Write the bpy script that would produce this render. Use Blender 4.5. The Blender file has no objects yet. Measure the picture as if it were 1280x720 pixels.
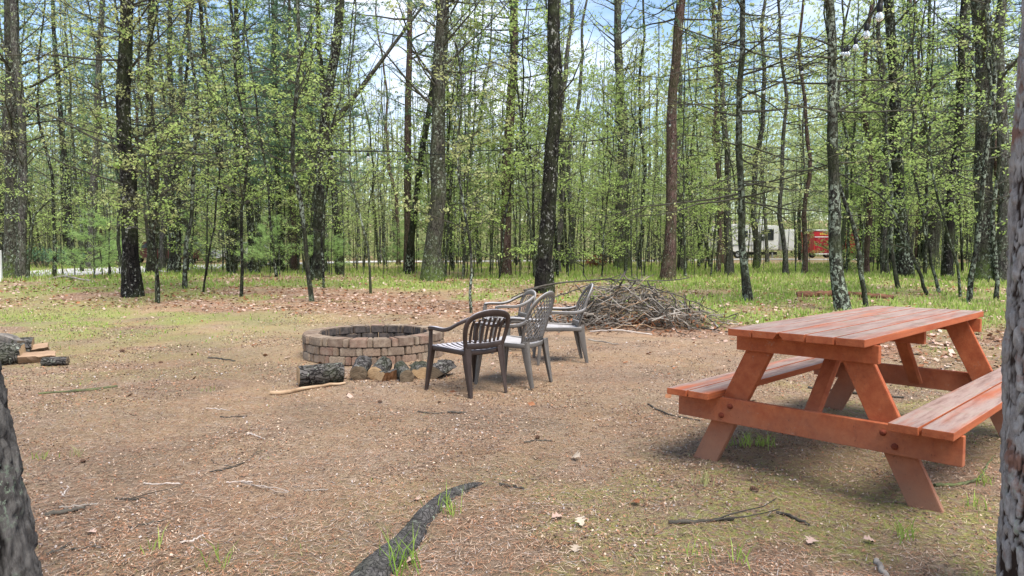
import bpy, bmesh, math, random
import numpy as np
from mathutils import Vector, Matrix, noise as mnoise
R = math.radians
rnd = random.Random(7)
rng = np.random.default_rng(7)
C = bpy.context.scene.collection
scene = bpy.context.scene

# ------------------------------------------------------------------ camera
F, CX, CY, H = 890.0, 640.0, 360.0, 1.234
PITCH = math.atan(48 / F)
cam = bpy.data.cameras.new('camera')
cam.lens = F / 1280 * 36; cam.sensor_width = 36; cam.clip_end = 2000; cam.clip_start = 0.05
camo = bpy.data.objects.new('camera', cam); C.objects.link(camo)
camo.location = (0, 0, H); camo.rotation_euler = (R(90) - PITCH, 0, 0)
scene.camera = camo

# ------------------------------------------------------------------ sky and sun
SUN_EL, SUN_AZ = R(62), R(150)       # azimuth clockwise from +Y
w = bpy.data.worlds.new('World'); scene.world = w; w.use_nodes = True
nt = w.node_tree; nt.nodes.clear()
def nn(nt, t, **k):
    n = nt.nodes.new(t)
    for a, b in k.items():
        if a == 'inp':
            for i, v in b.items(): n.inputs[i].default_value = v
        else: setattr(n, a, b)
    return n
out = nn(nt, 'ShaderNodeOutputWorld'); bg = nn(nt, 'ShaderNodeBackground', inp={'Strength': 0.082})
sky = nn(nt, 'ShaderNodeTexSky', sky_type='NISHITA', sun_disc=False, sun_elevation=SUN_EL, sun_rotation=SUN_AZ)
tc = nn(nt, 'ShaderNodeTexCoord'); mp = nn(nt, 'ShaderNodeMapping', inp={'Scale': (1.0, 1.0, 2.6), 'Location': (1.8, .35, .1)})
no = nn(nt, 'ShaderNodeTexNoise', inp={'Scale': 2.1, 'Detail': 8.0, 'Roughness': .55})
rp = nn(nt, 'ShaderNodeValToRGB'); rp.color_ramp.elements[0].position = .47; rp.color_ramp.elements[1].position = .64
no2 = nn(nt, 'ShaderNodeTexNoise', inp={'Scale': 5.0, 'Detail': 6.0})
cr = nn(nt, 'ShaderNodeValToRGB'); cr.color_ramp.elements[0].position = .3; cr.color_ramp.elements[1].position = .7
cr.color_ramp.elements[0].color = (3.3, 3.8, 4.7, 1); cr.color_ramp.elements[1].color = (6.0, 6.3, 6.8, 1)
mx = nn(nt, 'ShaderNodeMix', data_type='RGBA')
L = nt.links.new
L(tc.outputs['Generated'], mp.inputs['Vector']); L(mp.outputs[0], no.inputs['Vector']); L(mp.outputs[0], no2.inputs['Vector'])
L(no.outputs['Fac'], rp.inputs['Fac']); L(no2.outputs['Fac'], cr.inputs['Fac'])
L(rp.outputs['Color'], mx.inputs[0]); L(sky.outputs['Color'], mx.inputs[6]); L(cr.outputs['Color'], mx.inputs[7])
L(mx.outputs[2], bg.inputs['Color']); L(bg.outputs[0], out.inputs[0])
sl = bpy.data.lights.new('sun', 'SUN'); sl.energy = 2.0; sl.angle = R(32); sl.color = (1, .95, .87)
so = bpy.data.objects.new('sun', sl); C.objects.link(so)
sd = Vector((math.sin(SUN_AZ) * math.cos(SUN_EL), math.cos(SUN_AZ) * math.cos(SUN_EL), math.sin(SUN_EL)))
so.rotation_euler = (-sd).to_track_quat('-Z', 'Y').to_euler(); so.location = (0, -5, 30)
scene.view_settings.view_transform = 'Standard'; scene.view_settings.look = 'None'
scene.view_settings.exposure = 1.8; scene.view_settings.gamma = 1.0
scene.cycles.max_bounces = 6; scene.cycles.diffuse_bounces = 3; scene.cycles.transmission_bounces = 4

# ------------------------------------------------------------------ terrain and placement
def terr(x, y):
    x = np.asarray(x, float); y = np.asarray(y, float)
    r = np.hypot(x * .75, y)
    s = np.clip((r - 9.5) / 12.5, 0, 1); s = s * s * (3 - 2 * s)
    far = np.clip((r - 14) / 12, 0, 1)
    u = far * (.05 * np.sin(x * .31 + 1.3) * np.sin(y * .23) + .04 * np.sin(x * .11 + y * .17))
    q = np.clip((y - 112) / 90, 0, 1)
    return .34 * s + u + 9 * q * q * (3 - 2 * q)
cp, sp = math.cos(PITCH), math.sin(PITCH)
def ray(px, py):
    a = (px - CX) / F; b = -(py - CY) / F
    return np.array([a, cp + b * sp, -sp + b * cp])
def G(px, py):                       # ground point seen at a pixel of the photograph
    d = ray(px, py); lo = 1.0
    t = lo
    for i in range(4000):
        p = d * t
        if H + p[2] <= terr(p[0], p[1]): break
        t *= 1.0025
        if t > 400: break
    return np.array([d[0] * t, d[1] * t, float(terr(d[0] * t, d[1] * t))])
def W(px, py, Y):                    # point at distance Y seen at a pixel
    d = ray(px, py); t = Y / d[1]
    return np.array([d[0] * t, Y, H + d[2] * t])

# ------------------------------------------------------------------ tagging
def tag(o, label=None, cat=None, group=None, kind=None):
    if label: o['label'] = label
    if cat: o['category'] = cat
    if group: o['group'] = group
    if kind: o['kind'] = kind
    return o
def empty(name, loc, label, cat, group=None, rz=0):
    o = bpy.data.objects.new(name, None); C.objects.link(o)
    o.location = loc; o.rotation_euler = (0, 0, rz); o.empty_display_size = .1
    return tag(o, label, cat, group)
def link(name, me, parent=None, loc=None, rot=None):
    o = bpy.data.objects.new(name, me); C.objects.link(o)
    if parent: o.parent = parent
    if loc is not None: o.location = loc
    if rot is not None: o.rotation_euler = rot
    return o
def copy_tree(o, parent=None):
    c = o.copy(); C.objects.link(c)
    if parent: c.parent = parent
    for ch in list(o.children): copy_tree(ch, c)
    return c

# ------------------------------------------------------------------ mesh builder
class MB:
    def __init__(s): s.v = []; s.q = []; s.t = []; s.n = 0; s.qm = []; s.tm = []
    def add(s, v, q=None, t=None, m=0):
        v = np.asarray(v, float).reshape(-1, 3)
        if q is not None and len(q):
            q = np.asarray(q, np.int64) + s.n; s.q.append(q); s.qm.append(np.broadcast_to(m, len(q)) if np.ndim(m) == 0 else np.asarray(m))
        if t is not None and len(t):
            t = np.asarray(t, np.int64) + s.n; s.t.append(t); s.tm.append(np.broadcast_to(m, len(t)) if np.ndim(m) == 0 else np.asarray(m))
        s.v.append(v); s.n += len(v)
    def tube(s, P, r, k=6, cap=True, m=0, mc=None, squash=None, flare=0, seed=0):
        P = np.asarray(P, float); n = len(P); r = np.broadcast_to(np.asarray(r, float), (n,))
        T = np.gradient(P, axis=0); T /= np.linalg.norm(T, axis=1, keepdims=True) + 1e-9
        tm = T.mean(0); a = np.array([1., 0, 0]) if abs(tm[0]) < .8 * np.linalg.norm(tm) else np.array([0, 1., 0])
        N1 = np.cross(T, a); N1 /= np.linalg.norm(N1, axis=1, keepdims=True) + 1e-9
        N2 = np.cross(T, N1)
        th = np.arange(k) * 2 * math.pi / k
        rr = np.repeat(r[:, None], k, 1)
        if flare:
            z = P[:, 2] - P[0, 2]
            lob = 1 + .35 * np.sin(th * 3 + seed) + .25 * np.sin(th * 5 + seed * 2.3)
            rr = rr * (1 + flare * np.exp(-np.maximum(z, 0) / (r[0] * 1.1))[:, None] * lob[None, :])
            rr = rr * (1 + .05 * np.sin(z[:, None] * 5 + th * 2 + seed))
        c1 = (np.cos(th)[None, :] * rr)[..., None]; c2 = (np.sin(th)[None, :] * rr)[..., None]
        V = P[:, None] + c1 * N1[:, None] + c2 * N2[:, None]
        i = np.arange(n - 1)[:, None] * k; j = np.arange(k)[None, :]; j2 = (j + 1) % k
        Q = np.stack([i + j, i + j2, i + k + j2, i + k + j], -1).reshape(-1, 4)
        base = s.n; s.add(V.reshape(-1, 3), Q, m=m)
        if cap:
            for e, rev in ((0, True), (n - 1, False)):
                c = P[e]; o = e * k
                vv = np.vstack([V[e], c]); f = [[a_, (a_ + 1) % k, k] for a_ in range(k)]
                if rev: f = [x[::-1] for x in f]
                s.add(vv, t=f, m=m if mc is None else mc)
    def sweep(s, P, wd, th, side, m=0):        # rectangular strip with rounded edges along P; side = width direction
        P = np.asarray(P, float); n = len(P)
        wd = np.broadcast_to(np.asarray(wd, float), (n,)); th = np.broadcast_to(np.asarray(th, float), (n,))
        T = np.gradient(P, axis=0); T /= np.linalg.norm(T, axis=1, keepdims=True) + 1e-9
        S = np.broadcast_to(np.asarray(side, float), (n, 3)); S = S - (S * T).sum(1, keepdims=True) * T
        S = S / (np.linalg.norm(S, axis=1, keepdims=True) + 1e-9); N = np.cross(T, S)
        cs = np.array([(-.5, -.2), (-.35, -.5), (.35, -.5), (.5, -.2), (.5, .2), (.35, .5), (-.35, .5), (-.5, .2)])
        k = 8
        V = P[:, None] + cs[None, :, 0, None] * wd[:, None, None] * S[:, None] + cs[None, :, 1, None] * th[:, None, None] * N[:, None]
        i = np.arange(n - 1)[:, None] * k; j = np.arange(k)[None, :]; j2 = (j + 1) % k
        Q = np.stack([i + j, i + j2, i + k + j2, i + k + j], -1).reshape(-1, 4)
        s.add(V.reshape(-1, 3), Q, m=m)
        for e in (0, n - 1):
            f = [(0, 1, 2, 3), (0, 3, 4, 7), (7, 4, 5, 6)]
            if e: f = [x[::-1] for x in f]
            s.add(V[e], f, m=m)
    def box(s, x0, x1, y0, y1, z0, z1, m=0):
        v = [(x, y, z) for x in (x0, x1) for y in (y0, y1) for z in (z0, z1)]
        s.add(v, [(0, 1, 3, 2), (4, 6, 7, 5), (0, 4, 5, 1), (2, 3, 7, 6), (0, 2, 6, 4), (1, 5, 7, 3)], m=m)
    def grid(s, V, m=0, wrap=False):           # V (n,k,3)
        V = np.asarray(V, float); n, k = V.shape[:2]
        i = np.arange(n - 1)[:, None] * k; j = np.arange(k if wrap else k - 1)[None, :]; j2 = (j + 1) % k
        Q = np.stack([i + j, i + j2, i + k + j2, i + k + j], -1).reshape(-1, 4)
        s.add(V.reshape(-1, 3), Q, m=m)
    def mesh(s, name, mats, smooth=True):
        me = bpy.data.meshes.new(name)
        if not s.n: return me
        v = np.concatenate(s.v)
        q = np.concatenate(s.q) if s.q else np.zeros((0, 4), int); t = np.concatenate(s.t) if s.t else np.zeros((0, 3), int)
        me.vertices.add(len(v)); me.vertices.foreach_set('co', v.astype(np.float32).ravel())
        me.loops.add(len(q) * 4 + len(t) * 3); me.polygons.add(len(q) + len(t))
        me.loops.foreach_set('vertex_index', np.concatenate([q.ravel(), t.ravel()]).astype(np.int32))
        ls = np.concatenate([np.arange(len(q)) * 4, len(q) * 4 + np.arange(len(t)) * 3]).astype(np.int32)
        me.polygons.foreach_set('loop_start', ls)
        mi = np.concatenate(([np.concatenate(s.qm)] if s.q else []) + ([np.concatenate(s.tm)] if s.t else []))
        me.polygons.foreach_set('material_index', mi.astype(np.int32))
        me.polygons.foreach_set('use_smooth', np.full(len(mi), smooth))
        for m in (mats if isinstance(mats, (list, tuple)) else [mats]): me.materials.append(m)
        me.update(calc_edges=True)
        return me
    def build(s, name, mats, parent=None, loc=None, rot=None, smooth=True):
        return link(name, s.mesh(name, mats, smooth), parent, loc, rot)

def bevel_box(sx, sy, sz, bev=.004, seg=2, jit=0, seed=0):
    bm = bmesh.new(); bmesh.ops.create_cube(bm, size=1)
    for v in bm.verts: v.co = Vector((v.co.x * sx, v.co.y * sy, v.co.z * sz))
    if jit:
        q = random.Random(seed)
        for v in bm.verts: v.co += Vector((q.uniform(-jit, jit), q.uniform(-jit, jit), q.uniform(-jit, jit)))
    bmesh.ops.bevel(bm, geom=list(bm.edges), offset=bev, segments=seg, profile=.6, affect='EDGES')
    return bm
def bm_obj(name, bm, mat, parent=None, loc=None, rot=None, smooth=False):
    me = bpy.data.meshes.new(name); bm.to_mesh(me); bm.free(); me.materials.append(mat)
    if smooth: me.shade_smooth()
    return link(name, me, parent, loc, rot)

# ------------------------------------------------------------------ materials
def ramp(nt, stops):
    r = nn(nt, 'ShaderNodeValToRGB'); e = r.color_ramp.elements
    while len(e) > 1: e.remove(e[-1])
    e[0].position = stops[0][0]; e[0].color = (*stops[0][1], 1)
    for p, c in stops[1:]:
        x = e.new(p); x.color = (*c, 1)
    return r
def newmat(name, rough=.85, spec=.2):
    m = bpy.data.materials.new(name); m.use_nodes = True; nt = m.node_tree
    b = nt.nodes['Principled BSDF']; b.inputs['Roughness'].default_value = rough; b.inputs['Specular IOR Level'].default_value = spec
    return m, nt, b
def coords(nt, stretch=(1, 1, 1), rand=True, kind='Object'):
    t = nn(nt, 'ShaderNodeTexCoord'); mp = nn(nt, 'ShaderNodeMapping', inp={'Scale': stretch})
    if rand:
        oi = nn(nt, 'ShaderNodeObjectInfo'); m1 = nn(nt, 'ShaderNodeMath', operation='MULTIPLY', inp={1: 37.0})
        nt.links.new(oi.outputs['Random'], m1.inputs[0]); ad = nn(nt, 'ShaderNodeVectorMath', operation='ADD')
        nt.links.new(t.outputs[kind], ad.inputs[0]); nt.links.new(m1.outputs[0], ad.inputs[1]); nt.links.new(ad.outputs[0], mp.inputs['Vector'])
    else: nt.links.new(t.outputs[kind], mp.inputs['Vector'])
    return mp.outputs[0], t
def mixc(nt, fac, a, b):
    m = nn(nt, 'ShaderNodeMix', data_type='RGBA')
    for s, x in ((0, fac), (6, a), (7, b)):
        if isinstance(x, (int, float)): m.inputs[s].default_value = x
        elif isinstance(x, tuple): m.inputs[s].default_value = (*x, 1)
        else: nt.links.new(x, m.inputs[s])
    return m.outputs[2]
def noise(nt, vec, scale, detail=4, rough=.55):
    n = nn(nt, 'ShaderNodeTexNoise', inp={'Scale': scale, 'Detail': float(detail), 'Roughness': rough}); nt.links.new(vec, n.inputs['Vector']); return n.outputs['Fac']
def thr(nt, x, a, b):
    m = nn(nt, 'ShaderNodeMapRange', inp={'From Min': a, 'From Max': b}); nt.links.new(x, m.inputs['Value']); return m.outputs[0]
def mul(nt, a, b, op='MULTIPLY'):
    m = nn(nt, 'ShaderNodeMath', operation=op)
    for i, x in ((0, a), (1, b)):
        if isinstance(x, (int, float)): m.inputs[i].default_value = x
        else: nt.links.new(x, m.inputs[i])
    return m.outputs[0]
def bump(nt, b, h, strength=.5, dist=.01):
    n = nn(nt, 'ShaderNodeBump', inp={'Strength': strength, 'Distance': dist}); nt.links.new(h, n.inputs['Height']); nt.links.new(n.outputs[0], b.inputs['Normal'])

def plain(name, c1, c2, scale=8, stretch=(1, 1, 1), rough=.8, bmp=.3, bd=.004, spec=.2, detail=5, p=(.3, .7)):
    m, nt, b = newmat(name, rough, spec); v, _ = coords(nt, stretch)
    n = noise(nt, v, scale, detail, .6); r = ramp(nt, [(p[0], c1), (p[1], c2)]); nt.links.new(n, r.inputs[0]); nt.links.new(r.outputs[0], b.inputs['Base Color'])
    if bmp: bump(nt, b, n, bmp, bd)
    return m
def bark(name, dark, light, crack=.6, lichen=0, lc=(.27, .31, .24), moss=0, mossz=1.0, sc=14, bd=.02, red=None, st=(1, 1, .18)):
    m, nt, b = newmat(name, .92, .1)
    v, t = coords(nt, st); v2, _ = coords(nt, (1, 1, .8))
    n1 = noise(nt, v, sc, 6, .65); vo = nn(nt, 'ShaderNodeTexVoronoi', feature='DISTANCE_TO_EDGE', inp={'Scale': sc * 1.1}); 
    dv = nn(nt, 'ShaderNodeVectorMath', operation='ADD'); nz = nn(nt, 'ShaderNodeTexNoise', inp={'Scale': 6.0, 'Detail': 3.0}); nt.links.new(v2, nz.inputs['Vector'])
    sc_ = nn(nt, 'ShaderNodeVectorMath', operation='SCALE', inp={'Scale': .22}); nt.links.new(nz.outputs['Color'], sc_.inputs[0])
    nt.links.new(v, dv.inputs[0]); nt.links.new(sc_.outputs[0], dv.inputs[1]); nt.links.new(dv.outputs[0], vo.inputs['Vector'])
    cr_ = thr(nt, vo.outputs['Distance'], 0, .12)
    hgt = mul(nt, mul(nt, n1, .6), mul(nt, cr_, .6), 'ADD')
    r = ramp(nt, [(.3, dark), (.75, light)]); nt.links.new(n1, r.inputs[0])
    col = r.outputs[0]
    if red: col = mixc(nt, thr(nt, noise(nt, v2, 5, 3), .5, .6), col, red)
    col = mixc(nt, mul(nt, mul(nt, cr_, -1, 'MULTIPLY'), 1, 'ADD'), col, tuple(x * .35 for x in dark)) if crack else col
    col = mixc(nt, mul(nt, thr(nt, noise(nt, v2, 2.2, 4, .6), .42, .66), .45), col, (.06, .075, .03))      # algae
    if lichen:
        l1 = thr(nt, noise(nt, v2, 16, 5, .7), .62 - lichen * .14, .66 - lichen * .14)
        l2 = thr(nt, noise(nt, v2, 1.6, 2), .38, .6)
        col = mixc(nt, mul(nt, l1, l2), col, lc)
    if moss:
        sx = nn(nt, 'ShaderNodeSeparateXYZ'); nt.links.new(t.outputs['Object'], sx.inputs[0])
        g = nn(nt, 'ShaderNodeMapRange', inp={'From Min': mossz, 'From Max': 0.0}); nt.links.new(sx.outputs['Z'], g.inputs['Value'])
        mm = thr(nt, mul(nt, mul(nt, g.outputs[0], .36), noise(nt, v2, 9, 8, .85), 'ADD'), .86 - moss * .145, 1.02 - moss * .12)
        col = mixc(nt, mul(nt, mm, .85), col, (.10, .15, .03))
    nt.links.new(col, b.inputs['Base Color']); bump(nt, b, hgt, .9, bd)
    return m
BK = {
 'dark': bark('dark bark', (.008, .007, .006), (.038, .034, .029), lichen=.55, moss=.2, mossz=.7),
 'black': bark('black bark', (.008, .007, .007), (.035, .030, .027), lichen=.35, lc=(.36, .36, .32), moss=.1, mossz=.5),
 'moss': bark('mossy bark', (.028, .025, .02), (.105, .095, .08), lichen=.5, moss=1.0, mossz=1.8),
 'grey': bark('grey bark', (.04, .036, .032), (.15, .137, .125), lichen=.35, moss=.3, mossz=.6),
 'red': bark('reddish pine bark', (.045, .026, .022), (.20, .13, .115), lichen=.15, moss=.5, mossz=.5, sc=17),
 'lich': bark('lichened bark', (.015, .014, .012), (.07, .065, .055), lichen=.85, moss=.4, mossz=.5, sc=18),
 'thin': bark('sapling bark', (.022, .024, .016), (.08, .085, .055), crack=.3, lichen=.6, moss=.3, mossz=.5, sc=25, bd=.005),
}
def leafmat(name, c1, c2, trans=.55, sc=6, c3=None):
    m, nt, b = newmat(name, .6, .25); v, _ = coords(nt)
    n = noise(nt, v, sc, 3); r = ramp(nt, [(.32, c1), (.66, c2)] + ([(.78, c3)] if c3 else [])); nt.links.new(n, r.inputs[0])
    nt.links.new(r.outputs[0], b.inputs['Base Color'])
    tr = nn(nt, 'ShaderNodeBsdfTranslucent'); mx = nn(nt, 'ShaderNodeMixShader', inp={0: trans})
    nt.links.new(r.outputs[0], tr.inputs['Color']); nt.links.new(b.outputs[0], mx.inputs[1]); nt.links.new(tr.outputs[0], mx.inputs[2])
    nt.links.new(mx.outputs[0], nt.nodes['Material Output'].inputs[0]); return m
LF = {
 'lime': leafmat('spring leaf', (.29, .41, .11), (.50, .61, .22), c3=(.57, .57, .30)),
 'olive': leafmat('budding leaf', (.32, .35, .14), (.50, .53, .24), c3=(.48, .41, .25)),
 'pine': leafmat('pine needles', (.085, .17, .095), (.18, .30, .17), .4),
 'young': leafmat('young pine needles', (.30, .46, .14), (.50, .66, .28), .5),
 'far': leafmat('far leaf', (.28, .34, .15), (.56, .62, .32), .55, .35, c3=(.66, .64, .44)),
}
TWIG = plain('twig', (.028, .026, .020), (.09, .085, .062), 9, bmp=0)

# ------------------------------------------------------------------ ground, road
def axis(lo, a, b, hi, d, g=1.18):
    m = list(np.arange(a, b + 1e-6, d)); s = d; x = b
    while x < hi: s *= g; x += s; m.append(x)
    s = d; x = a; L_ = []
    while x > lo: s *= g; x -= s; L_.append(x)
    return np.array(L_[::-1] + m)
xs = axis(-500, -8, 8, 500, .075, 1.06); ys = axis(-60, 1.2, 12.5, 600, .075, 1.05)
X, Y = np.meshgrid(xs, ys); Z = terr(X, Y)
def bumpz(x, y):
    return 0.016 * np.sin(x * 3.1 + np.sin(y * 2.3) * 1.4) * np.sin(y * 2.7 + np.sin(x * 1.9)) + .006 * np.sin(x * 11 + y * 7) * np.sin(y * 13 - x * 5)
near = np.exp(-((np.hypot(X, Y) / 16) ** 4)); Z = Z + bumpz(X, Y) * near
gb = MB(); gb.grid(np.stack([X, Y, Z], -1))
def gz(x, y): 
    r = np.hypot(x, y); return terr(x, y) + bumpz(np.asarray(x, float), np.asarray(y, float)) * np.exp(-((r / 16) ** 4))
def vnoise(x, y, s, seed=0):            # smooth value noise, vectorised
    x = np.asarray(x) / s + seed * 17.3; y = np.asarray(y) / s + seed * 9.1
    xi = np.floor(x).astype(int); yi = np.floor(y).astype(int); fx = x - xi; fy = y - yi; fx = fx * fx * (3 - 2 * fx); fy = fy * fy * (3 - 2 * fy)
    h = lambda a, b: ((np.sin(a * 127.1 + b * 311.7 + seed * 3.7) * 43758.5453) % 1)
    return (h(xi, yi) * (1 - fx) + h(xi + 1, yi) * fx) * (1 - fy) + (h(xi, yi + 1) * (1 - fx) + h(xi + 1, yi + 1) * fx) * fy
def fbm(x, y, s, seed=0): return .5 * vnoise(x, y, s, seed) + .3 * vnoise(x, y, s / 2.1, seed + 1) + .2 * vnoise(x, y, s / 4.7, seed + 2)
def blob(x, y, cx, cy, rx, ry): return np.exp(-(((x - cx) / rx) ** 2 + ((y - cy) / ry) ** 2))
def sm(v, a, b): v = np.clip((v - a) / (b - a), 0, 1); return v * v * (3 - 2 * v)
def edge(x):                            # where the trodden clearing ends
    return np.interp(x, [-30, -12, -7, -4, -1.5, 1, 3, 5, 8, 20], [13, 13, 13.5, 13.2, 11.6, 11.0, 9.4, 7.0, 6.2, 6.0])
def grassf(x, y):
    n = fbm(x, y, 1.6, 3); e = edge(x)
    g = sm(y - e, 3.0, 7.0) * (.25 + .75 * sm(n, .36, .6))
    g = g + .7 * sm(y - e, .0, 3) * sm(n, .46, .62)
    g = g + .55 * sm(x, 2.5, 5) * sm(y - e, 1.5, 5) * sm(n, .3, .5)
    g = g + .65 * (blob(x, y, -6.6, 11.6, 3.0, 2.6) + .7 * blob(x, y, -10, 11, 4, 3)) * sm(n, .38, .6)
    return np.clip(g, 0, 1) * (1 - .8 * sm(y, 38, 50))
def leaff(x, y):
    n = fbm(x, y, 1.1, 8); e = edge(x)
    l = sm(y - e, -.9, 1.2) * (1 - .55 * sm(y - e, 5, 14)) * (.4 + .6 * sm(n, .3, .6))
    return np.clip(l + .3 * blob(x, y, -6.0, 14.5, 5, 1.2), 0, 1)
def mossf(x, y):
    n = fbm(x, y, .55, 21); n2 = fbm(x, y, 2.2, 31)
    m = 1.2 * blob(x, y, 1.8, 2.7, 1.8, 1.0) + blob(x, y, .55, 3.4, .8, .35) + .9 * blob(x, y, 3.6, 5.8, 1.6, 1.6) + .5 * blob(x, y, -5.5, 7.0, 2.4, 1.6) + .6 * blob(x, y, .7, 3.8, .5, .3)
    m = m + .07 + .5 * blob(x, y, -6.8, 10.8, 4, 3)
    return np.clip(m, 0, 1) * sm(n * .6 + n2 * .4, .42, .58)
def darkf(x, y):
    return sm(fbm(x, y, .9, 41), .45, .7) * .6 + .6 * blob(x, y, 2.1, 4.4, 1.3, 1.0) + .5 * blob(x, y, .6, 2.5, .5, .3)  # darker blotches, a dark patch around the picnic table and a smaller one nearer
gm = gb.mesh('ground', [], True)
me = gm
for nm, fn in (('grass', grassf), ('leaves', leaff), ('moss', mossf), ('dark_tone', darkf)):
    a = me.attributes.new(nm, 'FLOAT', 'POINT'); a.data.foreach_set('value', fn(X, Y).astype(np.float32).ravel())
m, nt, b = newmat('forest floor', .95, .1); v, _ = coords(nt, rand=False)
def attr(nt, n): a = nn(nt, 'ShaderNodeAttribute', attribute_name=n); return a.outputs['Fac']
# needle litter: two directions of stretched streaks over blotches
def streak(ang, sc):
    t = nn(nt, 'ShaderNodeTexCoord'); mp = nn(nt, 'ShaderNodeMapping', inp={'Rotation': (0, 0, ang), 'Scale': (1, .16, 1)}); nt.links.new(t.outputs['Object'], mp.inputs['Vector'])
    return noise(nt, mp.outputs[0], sc, 3, .7)
s1 = streak(.5, 120); s2 = streak(-.7, 130); s3 = streak(1.9, 110); s4 = streak(2.6, 90)
st = mul(nt, mul(nt, s1, s2, 'MAXIMUM'), mul(nt, s3, s4, 'MAXIMUM'), 'MAXIMUM')
n_big = noise(nt, v, 1.1, 5, .6); n_mid = noise(nt, v, 9, 6, .7); n_fine = noise(nt, v, 70, 6, .75)
r1 = ramp(nt, [(.46, (.17, .108, .077)), (.58, (.37, .255, .170)), (.70, (.57, .43, .305))]); nt.links.new(st, r1.inputs[0])
r2 = ramp(nt, [(.34, (.10, .066, .048)), (.5, (.33, .23, .150)), (.68, (.57, .435, .31))]); nt.links.new(n_fine, r2.inputs[0])
col = mixc(nt, .5, r1.outputs[0], r2.outputs[0])
col = mixc(nt, mul(nt, thr(nt, n_big, .42, .62), .5), col, (.43, .265, .150))
col = mixc(nt, mul(nt, thr(nt, n_mid, .52, .68), .55), col, (.50, .385, .30))
col = mixc(nt, mul(nt, thr(nt, noise(nt, v, 3.3, 6, .7), .56, .72), .6), col, (.17, .115, .085))
col = mixc(nt, mul(nt, attr(nt, 'dark_tone'), .45), col, (.11, .078, .062))
lr = nn(nt, 'ShaderNodeTexVoronoi', inp={'Scale': 13.0}); nt.links.new(v, lr.inputs['Vector'])
lc = ramp(nt, [(0, (.16, .09, .06)), (.35, (.36, .22, .16)), (.7, (.30, .14, .07)), (1, (.50, .38, .31))]); sxx = nn(nt, 'ShaderNodeSeparateXYZ'); nt.links.new(lr.outputs['Color'], sxx.inputs[0]); nt.links.new(sxx.outputs['X'], lc.inputs[0])
col = mixc(nt, mul(nt, attr(nt, 'leaves'), .85), col, lc.outputs[0])
gr = ramp(nt, [(.35, (.13, .19, .04)), (.55, (.28, .38, .08)), (.7, (.40, .42, .15))]); nt.links.new(noise(nt, v, 22, 6, .7), gr.inputs[0])
col = mixc(nt, mul(nt, attr(nt, 'grass'), .75), col, gr.outputs[0])
mr = ramp(nt, [(.4, (.24, .25, .06)), (.62, (.44, .43, .14))]); nt.links.new(noise(nt, v, 60, 4, .7), mr.inputs[0])
ms = mul(nt, attr(nt, 'moss'), thr(nt, noise(nt, v, 26, 6, .75), .42, .58))
col = mixc(nt, mul(nt, ms, .9), col, mr.outputs[0])
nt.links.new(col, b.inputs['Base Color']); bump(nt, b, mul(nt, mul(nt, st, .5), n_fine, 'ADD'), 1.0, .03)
gm.materials.append(m)
ground = link('ground', gm); tag(ground, kind='structure')

rp_ = [G(-60, 346), G(60, 343), G(180, 336), G(290, 331), G(420, 328), G(560, 326.6), G(700, 325.8), G(860, 325), G(1050, 324.6)]
rp_ = np.array([[-70, 14, 0]] + [list(p) for p in rp_] + [[110, 85, 0]])
tt = np.linspace(0, len(rp_) - 1, 220); RX = np.interp(tt, range(len(rp_)), rp_[:, 0]); RY = np.interp(tt, range(len(rp_)), rp_[:, 1])
k_ = np.ones(15) / 15; RX = np.convolve(np.pad(RX, 7, 'edge'), k_, 'valid'); RY = np.convolve(np.pad(RY, 7, 'edge'), k_, 'valid')
dx, dy = np.gradient(RX), np.gradient(RY); ln = np.hypot(dx, dy); nx_, ny_ = -dy / ln, dx / ln
rb = MB(); V = []
for o in np.linspace(-2.6, 2.6, 9):
    x = RX + nx_ * (o + .15 * np.sin(tt * 5)); y = RY + ny_ * o; V.append(np.stack([x, y, terr(x, y) + .03 - .006 * abs(o)], -1))
rb.grid(np.stack(V, 1))
road = rb.build('road', plain('pale gravel', (.42, .40, .38), (.66, .64, .62), 3, bmp=.4))
tag(road, kind='structure')

# ------------------------------------------------------------------ foliage cards: real small leaf faces
def leaves(mb, P, size, n=3, spread=.045, flat=.6, up=0, m=0, g=None, folded=True):
    g = g or rng
    P = np.asarray(P, float).reshape(-1, 3)
    if not len(P): return
    P = np.repeat(P, n, 0) + g.normal(0, spread, (len(P) * n, 3)) * np.array([1, 1, .6]); N = len(P)
    s = (np.repeat(size, n) if np.ndim(size) else size) * g.uniform(.55, 1.35, N); s = s[:, None]
    az = g.uniform(0, 2 * np.pi, N); tl = g.normal(-.35, flat, N)
    d = np.stack([np.cos(az) * np.cos(tl), np.sin(az) * np.cos(tl), np.sin(tl)], 1)
    sd_ = np.stack([-np.sin(az), np.cos(az), g.normal(0, flat, N)], 1); sd_ /= np.linalg.norm(sd_, axis=1, keepdims=True)
    V = np.stack([P, P + d * s * .5 + sd_ * s * .42, P + d * s, P + d * s * .5 - sd_ * s * .42], 1)
    mb.add(V.reshape(-1, 3), np.arange(N * 4).reshape(-1, 4), m=m)
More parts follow.
